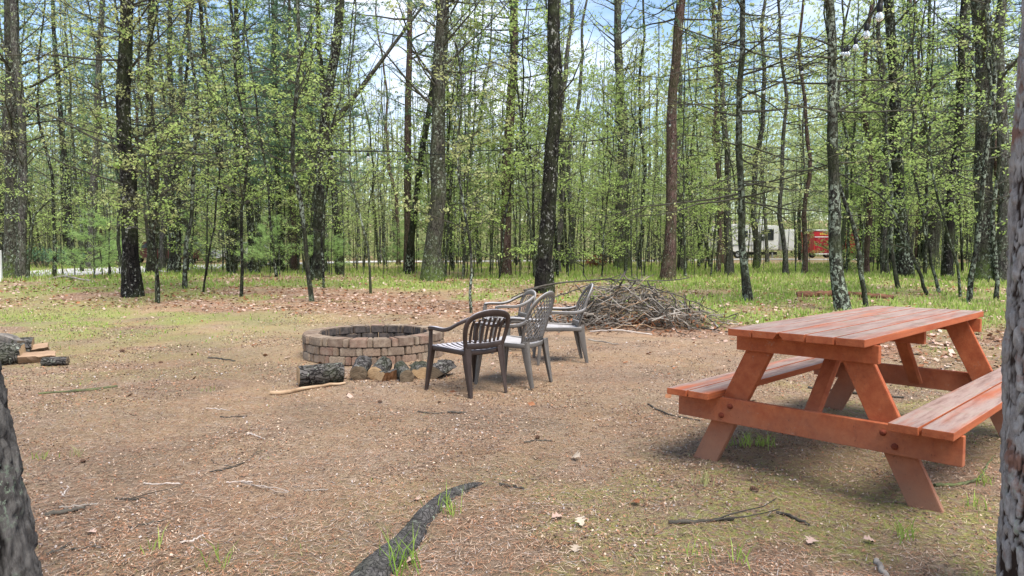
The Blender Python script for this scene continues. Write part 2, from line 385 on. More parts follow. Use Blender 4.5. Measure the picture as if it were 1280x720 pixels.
def needles(mb, P, ln, n=8, wd=.01, m=0, g=None, dirs=None, openv=.9):
    g = g or rng
    P = np.asarray(P, float).reshape(-1, 3)
    if not len(P): return
    D = np.zeros_like(P) if dirs is None else np.asarray(dirs)
    P = np.repeat(P, n, 0); D = np.repeat(D, n, 0); N = len(P)
    d = g.normal(0, 1, (N, 3)); d /= np.linalg.norm(d, axis=1, keepdims=True); d = d * openv + D; d /= np.linalg.norm(d, axis=1, keepdims=True) + 1e-9
    s = np.cross(d, g.normal(0, 1, (N, 3))); s /= np.linalg.norm(s, axis=1, keepdims=True); L_ = ln * g.uniform(.7, 1.2, N)[:, None]
    V = np.stack([P - s * wd / 2, P + s * wd / 2, P + d * L_], 1)
    mb.add(V.reshape(-1, 3), t=np.arange(N * 3).reshape(-1, 3), m=m)

# ------------------------------------------------------------------ trees
def interp_path(P, n):
    P = np.asarray(P, float); s = np.r_[0, np.cumsum(np.linalg.norm(np.diff(P, axis=0), axis=1))]
    t = np.linspace(0, s[-1], n); return np.stack([np.interp(t, s, P[:, i]) for i in range(3)], 1)
def smooth_path(P, n):
    P = interp_path(P, n); k = max(3, n // 6) | 1; h = k // 2
    Q = np.stack([np.convolve(np.r_[np.full(h, 0.) + P[0, i] - (P[h, i] - P[0, i]) * np.linspace(1, 0, h, endpoint=False) if h else [], P[:, i], P[-1, i] + (P[-1, i] - P[-1 - h, i]) * np.linspace(0, 1, h + 1)[1:] if h else []], np.ones(k) / k, 'valid') for i in range(3)], 1)
    Q[0] = P[0]; return Q
def grow(path, r0, r1, spec, g):
    """path: trunk path in local coords. returns trunk, branch and leaf builders"""
    T = MB(); B = MB(); LV = MB()
    n = len(path); sN = np.linspace(0, 1, n); rad = r0 + (r1 - r0) * sN ** .9
    T.tube(path, rad, spec.get('k', 10), flare=spec.get('flare', .5), seed=g.uniform(0, 9))
    z = path[:, 2]; zmax = z.max(); LP = []; ND = []; NP = []
    az = g.uniform(0, 6.28)
    for i in range(spec['nb']):
        u = g.uniform(0, 1) ** spec.get('dist', 1.0); h = spec['h0'] + (min(spec['h1'], zmax - .2) - spec['h0']) * u
        c = np.array([np.interp(h, z, path[:, 0]), np.interp(h, z, path[:, 1]), h]); rr = np.interp(h, z, rad)
        az += 2.4 + g.normal(0, .5); el = g.normal(spec['el'], spec.get('elv', .2))
        Ln = spec['len'] * g.uniform(.45, 1.15) * (1 - spec.get('taper', .5) * u)
        s = np.linspace(0, 1, 6)[:, None]; dh = np.array([math.cos(az), math.sin(az), 0]); sd_ = np.array([-math.sin(az), math.cos(az), 0])
        P = c + dh * Ln * s * math.cos(el) + np.array([0, 0, 1.]) * Ln * (math.sin(el) * s + spec.get('curl', .15) * s * s) + sd_ * Ln * g.normal(0, .14) * s * s + g.normal(0, .022 * Ln, (6, 3)) * s
        br = min(rr * .55, spec['br'] * (Ln / spec['len'] + .3)); B.tube(P, np.linspace(br, .0035, 6), 5 if br > .02 else 4, cap=False)
        ntw = int(spec['tw'] * (Ln / spec['len']) + .5)
        for j in range(ntw):
            q = .22 + .78 * (j + g.uniform(0, 1)) / max(ntw, 1); q = min(q, 1)
            o = np.array([np.interp(q, s[:, 0], P[:, a]) for a in range(3)])
            ta = az + (1 if j % 2 else -1) * g.uniform(.5, 1.1); tl = spec.get('tl', .34) * Ln * (1.25 - q * .75) * g.uniform(.6, 1.3)
            e2 = el * .6 + g.normal(spec.get('tup', .1), .25)
            td = np.array([math.cos(ta) * math.cos(e2), math.sin(ta) * math.cos(e2), math.sin(e2)])
            ss = np.linspace(0, 1, 4)[:, None]; TP = o + td * tl * ss + g.normal(0, .04 * tl, (4, 3)) * ss
            B.tube(TP, np.linspace(.0068, .003, 4) * spec.get('twr', 1), 3, cap=False)
            nl = spec['lf']; f = g.uniform(.25, 1.0, (nl, 1))
            LP.append(o + td * tl * f + g.normal(0, .03, (nl, 3)))
            if spec.get('needle'): NP.append(LP[-1]); ND.append(np.repeat(td[None] * .8, nl, 0))
        if spec['lf']: LP.append(P[-3:]); 
    if spec.get('needle'):
        if NP: needles(LV, np.vstack(NP), spec['nlen'], spec['nn'], spec.get('nw', .012), g=g, dirs=np.vstack(ND))
    elif LP and spec['lf']: 
        LPa = np.vstack(LP); keep = g.uniform(0, 1, len(LPa)) < spec.get('keep', 1) * .68; leaves(LV, LPa[keep], spec['ls'], spec.get('nc', 5), spec.get('spread', .045), g=g)
    return T, B, LV
SP = {
 'big':  dict(nb=44, h0=3.6, h1=13, el=.5, len=3.2, br=.04, tw=11, lf=2, ls=.06, keep=.8, flare=.45, k=14, curl=.2),
 'bare': dict(nb=34, h0=2.6, h1=13, el=.5, len=2.2, br=.02, tw=8, lf=2, ls=.06, flare=.3, k=10, curl=.2, keep=.9),
 'pole': dict(nb=44, h0=2.0, h1=11, el=.4, len=1.9, br=.012, tw=8, lf=2, ls=.062, flare=.2, k=8, curl=.1),
 'sap':  dict(nb=38, h0=1.3, h1=9, el=.45, len=1.7, br=.010, tw=8, lf=2, ls=.06, flare=.15, k=7, curl=-.05, taper=.4),
 'dead': dict(nb=92, h0=2.0, h1=11, el=-.02, elv=.16, len=2.6, br=.018, tw=9, lf=1, ls=.06, keep=.6, flare=.35, k=12, curl=.02, taper=.3, tl=.3, twr=1.1),
 'spray':dict(nb=74, h0=2.4, h1=12, el=.22, elv=.25, len=3.2, br=.020, tw=13, lf=2, ls=.058, flare=.35, k=12, curl=.05, taper=.3),
 'pine': dict(nb=60, h0=7.0, h1=20, el=.1, len=2.8, br=.03, tw=8, lf=4, ls=.1, needle=1, nlen=.16, nn=9, nw=.014, flare=.35, k=12, taper=.6),
 'wpine':dict(nb=90, h0=3.0, h1=16, el=.08, elv=.2, len=2.8, br=.02, tw=9, lf=4, ls=.1, needle=1, nlen=.15, nn=8, nw=.016, flare=.3, k=10, taper=.6),
 'baby': dict(nb=80, h0=.25, h1=3.6, el=.2, elv=.15, len=1.3, br=.008, tw=7, lf=4, ls=.1, needle=1, nlen=.15, nn=8, nw=.008, flare=.1, k=6, taper=.75, tl=.4),
}
def make_tree(name, loc, path, r0, r1, kind, bk, leaf, label, group, seed, **over):
    g = np.random.default_rng(seed); spec = dict(SP[kind]); spec.update(over)
    T, B, LV = grow(path, r0, r1, spec, g)
    e = empty(name, loc, label, 'tree', group)
    T.build('trunk', BK[bk], e); B.build('branches', TWIG, e)
    if LV.n: LV.build('crown', LF[leaf], e, smooth=False)
    return e

# name, label, base pixel width, trunk pixels (first = base at the ground), kind, bark, leaf, height
GRP = 'trees along the edge of the clearing'
TREES = [
 ('hardwood_tree', 'wide mossy double-trunked hardwood at the far left edge of the clearing', 24, [(17, 347), (14, 180), (8, 0)], 'big', 'moss', 'lime', 19, {}),
 ('hardwood_tree', 'grey trunk fused against the right side of the wide mossy tree at far left', 13, [(27, 348), (24, 200), (18, 60)], 'bare', 'grey', 'olive', 16, {}),
 ('young_tree', 'thin crooked sapling bending right beside the wide mossy tree at far left', 5, [(33, 350), (42, 270), (75, 240), (92, 228)], 'sap', 'thin', 'lime', 0, dict(nb=10, h0=.8)),
 ('young_tree', 'dark slim tree third from the far left edge', 5, [(66, 346), (58, 250), (44, 120), (40, 0)], 'pole', 'dark', 'olive', 12, {}),
 ('young_tree', 'dark slim tree just left of the grey pine trunk', 5, [(104, 340), (98, 220), (90, 90), (88, 0)], 'pole', 'thin', 'lime', 12, {}),
 ('pine_tree', 'grey pine trunk behind the soft young pine at left', 12, [(115, 336), (117, 150), (119, 0)], 'pine', 'grey', 'pine', 20, {}),
 ('spruce_tree', 'near black tree with white lichen spots at its foot, left side of clearing', 22, [(166, 371), (163, 200), (160, 0)], 'spray', 'black', 'olive', 17, dict(nb=80, len=3.4)),
 ('spruce_tree', 'dark trunk just right behind the near black spotted tree', 13, [(190, 343), (189, 200), (187, 0)], 'dead', 'dark', 'olive', 16, {}),
 ('hardwood_tree', 'pale grey trunk leaning right behind the near black spotted tree', 9, [(203, 338), (214, 200), (226, 60), (232, 0)], 'bare', 'grey', 'lime', 15, {}),
 ('hardwood_tree', 'dark stout trunk right of the leaning pale grey trunk', 12, [(217, 339), (217, 220), (214, 90), (216, 0)], 'dead', 'dark', 'olive', 15, {}),
 ('young_tree', 'green-barked pole leaning left beside the near black spotted tree', 5, [(155, 366), (148, 260), (140, 130), (137, 0)], 'pole', 'thin', 'olive', 11, {}),
 ('young_tree', 'left stem of the thin sapling pair right of the near black spotted tree', 3.2, [(195, 378), (186, 290), (172, 190), (150, 60)], 'sap', 'thin', 'olive', 7, {}),
 ('young_tree', 'right stem of the thin sapling pair right of the near black spotted tree', 3.6, [(198, 379), (198, 290), (203, 200), (200, 80)], 'sap', 'dark', 'lime', 8, {}),
 ('young_tree', 'slim lichened pole standing between the dark trunks and the thin dark pole, left', 6.5, [(232, 361), (238, 220), (237, 100), (236, 0)], 'pole', 'lich', 'lime', 13, {}),
 ('young_tree', 'short crooked sapling with bent foot left of the thin dark pole', 3, [(255, 366), (262, 335), (268, 260), (272, 170)], 'sap', 'dark', 'lime', 5, dict(nb=14)),
 ('young_tree', 'thin straight dark pole standing left of the fern green young pine', 4.5, [(300, 371), (299, 250), (298, 120), (293, 0)], 'pole', 'dark', 'lime', 13, {}),
 ('hardwood_tree', 'dark trunk just behind the thin straight dark pole, left of centre', 8, [(296, 332), (299, 200), (300, 80), (302, 0)], 'dead', 'dark', 'pine', 15, {}),
 ('young_tree', 'slender two-tone pole with green lichen foot in front of the big leaning tree', 6.5, [(391, 377), (386, 250), (384, 120), (378, 0)], 'pole', 'lich', 'lime', 14, dict(nb=44)),
 ('hardwood_tree', 'big leaning mossy tree with one long limb reaching right', 16, [(397, 350), (402, 230), (412, 130), (427, 0)], 'bare', 'dark', 'lime', 17, {}),
 ('pine_tree', 'dark pine trunk third left of the big leaning mossy tree', 8, [(343, 332), (343, 150), (346, 0)], 'wpine', 'dark', 'pine', 18, dict(h0=5.2)),
 ('pine_tree', 'dark pine trunk first left of the big leaning mossy tree', 8, [(371, 332), (370, 150), (368, 0)], 'wpine', 'grey', 'pine', 17, dict(h0=5.5)),
 ('pine_tree', 'slim pine trunk second left of the big leaning mossy tree', 5, [(361, 333), (359, 180), (356, 0)], 'wpine', 'red', 'pine', 16, dict(h0=6)),
 ('young_tree', 'thin dark leaning pole between the big leaning tree and the reddish slim pine', 3.4, [(463, 367), (455, 290), (446, 200), (440, 0)], 'pole', 'thin', 'lime', 11, {}),
 ('young_tree', 'straight thin tree just left of the thin dark leaning pole', 3.2, [(404, 360), (405, 270), (424, 150), (437, 50)], 'sap', 'dark', 'lime', 9, {}),
 ('pine_tree', 'slim reddish pine leaning left in the gap at centre left', 6, [(498, 331), (487, 220), (476, 80), (470, 0)], 'bare', 'red', 'olive', 14, dict(nb=14)),
 ('young_tree', 'dark twin pole left of the slim reddish pine', 4.5, [(474, 330), (470, 230), (458, 120)], 'pole', 'dark', 'lime', 12, dict(nb=22)),
 ('young_tree', 'straight dark pole just right of the dark twin pole, centre left', 3.2, [(480, 331), (478, 200), (476, 100)], 'pole', 'dark', 'lime', 12, dict(nb=20)),
 ('hardwood_tree', 'big straight tree with bright moss on its flared foot behind the fire pit', 24, [(541, 351), (546, 200), (550, 80), (552, 0)], 'big', 'moss', 'lime', 20, dict(h0=4.5)),
 ('young_tree', 'grey trunk hugging the right side of the big mossy-footed tree', 7, [(565, 335), (567, 180), (560, 0)], 'pole', 'grey', 'lime', 14, dict(nb=26)),
 ('young_tree', 'thin bowed lichened sapling rising behind the slatted chair', 4, [(589, 391), (582, 320), (567, 255), (556, 190), (566, 60)], 'sap', 'lich', 'olive', 8, dict(nb=22)),
 ('young_tree', 'dark slim tree between the big mossy-footed tree and the red-brown pine', 6, [(600, 330), (594, 240), (606, 120), (618, 0)], 'pole', 'dark', 'olive', 13, dict(nb=26)),
 ('pine_tree', 'red-brown pine trunk left of the black spotted tree behind the chairs', 15, [(631, 344), (637, 190), (641, 90), (646, 0)], 'pine', 'red', 'pine', 20, {}),
 ('young_tree', 'thin leaning dark pole between the red-brown pine and the black spotted tree', 4, [(667, 347), (658, 240), (652, 140), (648, 0)], 'pole', 'dark', 'lime', 13, dict(nb=26)),
 ('hardwood_tree', 'black trunk with scattered white spots behind the brush pile', 23, [(681, 366), (684, 260), (690, 120), (691, 0)], 'bare', 'black', 'lime', 17, dict(nb=12, h0=3.5)),
 ('hardwood_tree', 'grey-brown trunk rising just behind the black spotted tree', 10, [(697, 340), (701, 190), (706, 80), (711, 0)], 'bare', 'grey', 'lime', 16, dict(nb=18)),
 ('young_tree', 'brown slender tree right of the black spotted tree', 8, [(713, 333), (712, 200), (722, 120), (734, 0)], 'pole', 'grey', 'olive', 15, dict(nb=26)),
 ('hardwood_tree', 'tall mossy trunk with green grassy foot at centre right', 18, [(777, 337), (780, 180), (776, 60), (774, 0)], 'big', 'moss', 'lime', 19, dict(h0=4.5)),
 ('hardwood_tree', 'dark slim trunk right of the tall mossy centre trunk', 6, [(801, 337), (801, 180), (799, 0)], 'pole', 'dark', 'lime', 15, {}),
 ('pine_tree', 'straight red pine with flaky purple-brown bark right of centre', 17, [(834, 350), (836, 200), (841, 90), (846, 0)], 'pine', 'red', 'pine', 20, {}),
 ('hardwood_tree', 'grey trunk close behind the straight flaky red pine', 9, [(850, 337), (848, 200), (848, 60), (852, 0)], 'bare', 'grey', 'olive', 15, {}),
 ('young_tree', 'slim pole leaning left right of the straight flaky red pine', 4, [(889, 337), (872, 270), (856, 200), (846, 110)], 'sap', 'thin', 'lime', 9, dict(nb=18)),
 ('young_tree', 'thin dark pole second right of the straight flaky red pine', 4, [(874, 336), (869, 200), (862, 60)], 'pole', 'dark', 'lime', 13, dict(nb=26)),
 ('pine_tree', 'thin red pine trunk left of the lichen-wrapped leaning tree', 6.5, [(897, 342), (894, 200), (892, 90), (890, 0)], 'pine', 'red', 'pine', 17, {}),
 ('pine_tree', 'grey-brown straight trunk between the thin red pine and the lichen-wrapped tree', 10.5, [(912, 344), (906, 200), (900, 90), (897, 0)], 'dead', 'grey', 'olive', 16, dict(nb=40)),
 ('spruce_tree', 'lichen-wrapped leaning tree with wide bare side branches, in front of the camper', 11, [(936, 376), (929, 310), (926, 200), (929, 90), (931, 0)], 'dead', 'lich', 'olive', 13, dict(nb=90, len=2.9)),
 ('hardwood_tree', 'mossy dark trunk in front of the left half of the white camper', 9, [(943, 338), (947, 200), (951, 60), (953, 0)], 'bare', 'moss', 'lime', 15, {}),
 ('pine_tree', 'slim grey trunk standing before the right end of the white camper', 7, [(981, 344), (978, 200), (977, 0)], 'dead', 'grey', 'olive', 14, dict(nb=36)),
 ('pine_tree', 'slim reddish trunk just left of the red trailer', 7, [(1005, 343), (1003, 200), (1000, 0)], 'dead', 'red', 'olive', 14, dict(nb=30)),
 ('spruce_tree', 'lichen-spotted dark trunk the light string hangs from, behind the picnic table', 18, [(1054, 389), (1051, 260), (1048, 120), (1049, 0)], 'dead', 'lich', 'olive', 13, dict(nb=46, h0=2.8)),
 ('young_tree', 'mossy second stem leaning left above the light string', 6, [(1052, 345), (1044, 150), (1032, 60), (1020, 0)], 'pole', 'thin', 'lime', 9, dict(nb=16, h0=3)),
 ('young_tree', 'leaning lichened sapling right of the trunk holding the light string', 7, [(1083, 384), (1074, 320), (1066, 260), (1063, 180), (1066, 40)], 'sap', 'lich', 'lime', 8, dict(nb=26)),
 ('hardwood_tree', 'brown trunk behind the leaning lichened sapling', 9, [(1083, 343), (1079, 240), (1076, 100), (1078, 0)], 'bare', 'red', 'lime', 15, {}),
 ('hardwood_tree', 'plain brown trunk left of the widest dark trunk at right', 10, [(1108, 343), (1106, 240), (1100, 100)], 'bare', 'grey', 'lime', 15, {}),
 ('young_tree', 'thin lichened sapling in front of the widest dark trunk at right', 6, [(1125, 361), (1118, 300), (1112, 230), (1108, 120), (1100, 20)], 'sap', 'lich', 'lime', 8, dict(nb=26)),
 ('hardwood_tree', 'widest dark trunk standing behind the thin lichened saplings at right', 19, [(1130, 347), (1124, 220), (1118, 100), (1112, 0)], 'big', 'dark', 'lime', 18, dict(nb=26)),
 ('young_tree', 'bowed sapling arching left over the clearing edge behind the table', 5, [(1161, 369), (1140, 315), (1116, 262), (1092, 238), (1064, 228), (1030, 205), (1000, 196)], 'sap', 'lich', 'lime', 0, dict(nb=12, h0=1.0, el=.7)),
 ('hardwood_tree', 'broad mossy trunk leaning right beyond the bowed sapling', 20, [(1160, 337), (1172, 260), (1186, 170), (1200, 80), (1206, 0)], 'big', 'moss', 'lime', 17, dict(nb=22)),
 ('young_tree', 'thin dark-footed sapling first right of the bowed sapling', 4.5, [(1176, 366), (1168, 310), (1158, 240), (1160, 120)], 'sap', 'lich', 'lime', 8, dict(nb=26)),
 ('hardwood_tree', 'dark speckled trunk midway between bowed sapling and large right tree', 12, [(1184, 348), (1187, 230), (1192, 100), (1196, 0)], 'dead', 'black', 'lime', 16, dict(nb=30)),
 ('young_tree', 'thin sapling leaning left third right of the bowed sapling', 4, [(1199, 371), (1190, 320), (1183, 260), (1170, 180)], 'sap', 'thin', 'lime', 7, dict(nb=22)),
 ('young_tree', 'light green lichened pole left of the large mossy-footed right tree', 7, [(1212, 378), (1213, 300), (1212, 180), (1216, 40)], 'pole', 'lich', 'lime', 12, dict(nb=30)),
 ('hardwood_tree', 'large dark tree with bright moss at its foot near the right edge', 26, [(1231, 352), (1234, 240), (1236, 120), (1232, 0)], 'big', 'moss', 'lime', 20, dict(h0=5)),
 ('young_tree', 'pale lichened sapling in front of the large mossy-footed right tree', 6, [(1243, 376), (1240, 310), (1236, 250), (1240, 120)], 'sap', 'lich', 'lime', 9, dict(nb=24)),
 ('hardwood_tree', 'dark ridged trunk behind the rough-barked foreground trunk at right', 17, [(1254, 353), (1253, 200), (1256, 60), (1258, 0)], 'dead', 'grey', 'olive', 17, dict(nb=30)),
]
HERO = []; DEP = {}
for i, (name, label, wpx, px, kind, bk, leaf, Ht, over) in enumerate(TREES):
    g0 = G(*px[0]); Yd = g0[1]; g = np.random.default_rng(100 + i)
    pts = [g0] + [W(x, y, Yd) for x, y in px[1:]]
    pts = np.array(pts); 
    top = pts[-1].copy()
    if Ht:
        d = pts[-1] - pts[-2]; d /= np.linalg.norm(d); d = d * .6 + np.array([0, 0, .4]); d /= np.linalg.norm(d); Hn = max(Ht + g.uniform(-1, 1), top[2] + 1.5)
        pts = np.vstack([pts, top + d * (Hn - top[2]) * .5 + [g.normal(0, .12), 0, 0], top + d * (Hn - top[2])])
    P = smooth_path(pts, 22); dd = np.linspace(0, 1, 22)
    P[:, 1] += (np.interp(dd, [0, 1], [0, 1]) * g.normal(0, .5)) * (1 if Ht else .3)
    ph = g.uniform(0, 6, 4); am = (.05 if wpx > 10 else .11) * (1 if Ht else .5); zz_ = P[:, 2]; P[:, 0] += am * (np.sin(zz_ * .9 + ph[0]) - np.sin(ph[0])) * np.minimum(zz_ / 3, 1) + am * .4 * (np.sin(zz_ * 2.3 + ph[1]) - np.sin(ph[1])); P[:, 1] += am * (np.sin(zz_ * .8 + ph[2]) - np.sin(ph[2]))
    P[1:] += g.normal(0, .012, (21, 3)) * [1, 1, 0]
    loc = P[0].copy(); loc[2] -= .05; Pl = P - loc; Pl[0] = 0
    r0 = wpx / F * np.hypot(Yd, 0) / 2 * .92; r1 = max(.012, r0 * (.3 if Ht > 14 else .22))
    e = make_tree(name, loc, Pl, r0, r1, kind, bk, leaf, label, GRP, 500 + i, **over)
    HERO.append((loc[0], loc[1], r0)); DEP[i] = Yd
    if 'one long limb' in label:
        lb = MB(); q = [W(408, 175, Yd), W(420, 150, Yd - .2), W(445, 118, Yd - .5), W(468, 88, Yd - .6), W(490, 58, Yd - .6), W(512, 30, Yd - .7), W(530, 5, Yd - .8)]
        lp = smooth_path(q, 14) - loc; lb.tube(lp, np.linspace(.09, .03, 14), 8)
        for u in np.linspace(.35, 1, 9):
            c = lp[int(u * 13)]; d = np.array([g.uniform(-.6, 1), g.uniform(-.5, .5), g.uniform(.2, 1)]); lb.tube([c, c + d * .5, c + d * g.uniform(.9, 1.4) + [0, 0, .1]], [.018, .01, .004], 4, cap=False)
        lb.build('limb', BK['grey'], e)

# young soft green pines in the understory
for i, (px, py, hgt, lab) in enumerate([
  (118, 349, 2.2, 'soft green young pine left of the near black spotted tree'), (150, 346, 1.3, 'low spreading young pine at the foot of the grey pine trunk'),
  (338, 346, 2.0, 'feathery young pine in front of the three dark pine trunks'), (322, 340, 1.7, 'feathery young pine left of the three dark pine trunks'),
  (412, 344, 1.9, 'soft young pine at the foot of the big leaning mossy tree'), (518, 334, 4.2, 'tall pale green young pine left of the big mossy-footed tree'),
  (240, 337, 3.2, 'pale young pine between the dark trunks and the thin poles at left'), (500, 336, 2.4, 'small young pine at the foot of the slim reddish pine')]):
    g0 = G(px, py); g = np.random.default_rng(900 + i); P = np.stack([np.linspace(0, g.normal(0, .1), 10), np.linspace(0, .05, 10), np.linspace(0, hgt, 10)], 1)
    make_tree('young_pine', g0, P, .022, .006, 'baby', 'thin', 'young', lab, 'young pines under the trees', 950 + i, h1=hgt, nb=int(17 * hgt + 10), len=.6 + hgt * .24)

# farther trees: a few variants, then copies
BG = []
def proto(kind, bk, leaf, Ht, r, nm, seed, **over):
    g = np.random.default_rng(seed); n = 14; z = np.linspace(0, Ht, n); P = np.stack([np.cumsum(g.normal(0, .13, n)) * z / Ht + g.normal(0, .04) * z, np.cumsum(g.normal(0, .05, n)) * z / Ht, z], 1); P[0] = 0
    return make_tree(nm, (0, 0, 0), P, r, max(.012, r * .25), kind, bk, leaf, None, None, seed, k=7, **over)
PR = [
 (proto('pole', 'thin', 'lime', 10, .04, 'young_tree', 1, nb=60, ls=.075, lf=2, h0=1.2), 'slim green-leaved young tree in the woods beyond the clearing', 'slim young trees in the far woods', 5),
 (proto('pole', 'dark', 'lime', 13, .05, 'young_tree', 2, nb=26, ls=.075, lf=2, h0=2.6, keep=.55), 'slim dark young tree in the woods beyond the clearing', 'slim dark trees in the far woods', 5),
 (proto('sap', 'thin', 'olive', 8, .035, 'young_tree', 3, nb=56, ls=.065, h0=.6), 'thin budding sapling in the woods beyond the clearing', 'budding saplings in the far woods', 5),
 (proto('sap', 'dark', 'lime', 7, .028, 'young_tree', 4, nb=54, ls=.07, h0=.4), 'thin leafy sapling in the woods beyond the clearing', 'leafy saplings in the far woods', 6),
 (proto('bare', 'grey', 'lime', 15, .11, 'hardwood_tree', 5, nb=50, ls=.075, lf=2), 'grey hardwood trunk in the woods beyond the clearing', 'grey hardwoods in the far woods', 3),
 (proto('dead', 'dark', 'olive', 15, .10, 'hardwood_tree', 6, nb=70, ls=.07), 'dark trunk with bare side branches in the woods beyond the clearing', 'dark trunks in the far woods', 3),
 (proto('pine', 'red', 'pine', 19, .15, 'pine_tree', 7, nb=60, nn=7), 'reddish pine trunk in the woods beyond the clearing', 'pines in the far woods', 2),
 (proto('wpine', 'dark', 'pine', 17, .13, 'pine_tree', 8, nb=80, nn=7), 'green-boughed white pine in the woods beyond the clearing', 'white pines in the far woods', 2),
]
g = np.random.default_rng(77); placed = []; used = set()
def roadd(x, y): return np.min(np.hypot(RX - x, RY - y))
wts = np.array([4, 8, 4, 7, 2, 2, 1.2, 1.6], float); tries = 0
ZN = [(-200, 'at the far left edge'), (60, 'left of the near black spotted tree'), (160, 'right behind the near black spotted tree'), (270, 'around the three dark pine trunks'), (385, 'behind the big leaning mossy tree'), (450, 'in the gap left of the mossy-footed tree'), (545, 'right behind the mossy-footed tree'), (625, 'behind the black spotted tree'), (730, 'around the tall mossy centre trunk'), (815, 'behind the straight flaky red pine'), (885, 'around the white camper'), (1000, 'around the red trailer'), (1085, 'behind the widest dark trunk'), (1150, 'beyond the bowed sapling'), (1205, 'behind the large mossy-footed right tree'), (1270, 'past the right edge')]
def zone(o, k, x, y):
    px = 640 + F * x / y; z_ = [t for p, t in ZN if px >= p] or [ZN[0][1]]
    band = 'nearer' if y < 33 else ('middle' if y < 46 else 'farthest')
    tag(o, '%s, %s row, %s' % (PR[k][1].replace(' in the woods beyond the clearing', ''), band, z_[-1]), 'tree', PR[k][2])
def put(k, x, y, sc):
    src = PR[k][0]
    if k in used: o = copy_tree(src)
    else: o = src; used.add(k)
    o.location = (x, y, float(terr(x, y)) - .03); o.rotation_euler = (g.normal(0, .06), g.normal(0, .06), g.uniform(0, 6.28)); o.scale = (sc, sc, sc * g.uniform(.9, 1.1)); zone(o, k, x, y)
for px, y in [(318, 27), (352, 30), (384, 34), (330, 37), (372, 40), (405, 31), (1150, 31), (1190, 38), (1085, 40), (1080, 47), (90, 34), (240, 40), (1100, 36), (585, 50)]:
    x = (px - 640) / F * y; placed.append((x, y, 0)); put(7, x, y, g.uniform(.9, 1.25))
while len(placed) < 298 and tries < 20000:
    tries += 1
    a = g.uniform(-.78, .78); d = 22 + 42 * g.uniform(0, 1) ** 1.15; x, y = d * a, d
    px = 640 + F * a
    if roadd(x, y) < 3.3: continue
    if y > 26 and (885 < px < 1048): 
        if g.uniform() < (.8 if y < 70 else 0): continue
    if 430 < px < 520 and g.uniform() < .55: continue
    if min([math.hypot(x - h[0], y - h[1]) for h in HERO + placed] + [9]) < .8: continue
    wt = wts.copy()
    if px < 420 or px > 1090: wt[7] = 3; wt[6] = 2
    if 430 < px < 620: wt[4:] *= .3; 
    if 600 < px < 900: wt[0] = 3; wt[2] = 6; wt[5] = 3; wt[4] = 1; wt[1] = 12
    k = g.choice(len(PR), p=wt / wt.sum()); placed.append((x, y, 0)); put(int(k), x, y, g.uniform(.8, 1.2))
for k in range(len(PR)):
    if k not in used: put(k, 20 + k, 50, 1)

# far woods: one mass of distant stems and leaf clumps
fw = MB(); g = np.random.default_rng(5)
N = 125000
a = g.uniform(-.95, .95, N); d = g.uniform(50, 112, N); px = 640 + F * a
top = np.interp(px, [-200, 300, 420, 470, 600, 700, 850, 1500], [22, 20, 15, 11, 12, 14, 18, 22])
zc = g.uniform(0, 1, N) ** 1.15 * top; x, y = a * d, d
den = fbm(x * .6 + zc * 1.7, y * .3 + zc * 2.1, 4.0, 5)
keep = (den > .32 + .15 * (zc / top)) & ~((px > 885) & (px < 1100) & (zc < 4.6) & (d < 80)) & ((d > 62) | (zc > 2.5) | (rng.uniform(0, 1, N) < .2))
x, y, zc = x[keep], y[keep], zc[keep]
leaves(fw, np.stack([x, y, zc + .2 + terr(x, y)], 1), .27, 4, .7, .8, m=1, g=g)
N = 9000; a = g.uniform(-.9, .9, N); d = g.uniform(44, 112, N); zc = g.uniform(0, 1, N) ** 2 * 3.5; x, y = a * d, d; kp = np.array([roadd(p, q_) for p, q_ in zip(x, y)]) > 4; kp &= ~((640 + F * a > 880) & (640 + F * a < 1100) & (d < 80)); x, y, zc = x[kp], y[kp], zc[kp]; leaves(fw, np.stack([x, y, zc + terr(x, y)], 1), .2, 6, .5, .8, m=1, g=g)
N = 9000; a = g.uniform(.22, .56, N); d = g.uniform(84, 112, N); zc = g.uniform(0, 14, N); leaves(fw, np.stack([a * d, d, zc + terr(a * d, d)], 1), .22, 6, .55, .8, m=1, g=g)
for i in range(700):
    a_ = g.uniform(-1, 1); d_ = g.uniform(50, 105); hx = a_ * d_; hz = g.uniform(12, 20); zz = np.linspace(-.2, hz, 6); r_ = g.uniform(.035, .13)
    if 885 < 640 + F * a_ < 1100 and d_ < 84: continue
    fw.tube(np.stack([hx + np.linspace(0, g.normal(0, .5), 6) + g.normal(0, .06, 6), np.full(6, d_), zz], 1), np.linspace(r_, r_ * .3, 6), 5, cap=False, m=0)
tag(fw.build('far_woods', [BK['grey'], LF['far']], smooth=False), 'distant wood of thin trunks and pale spring leaves closing the view', 'woods', kind='stuff')

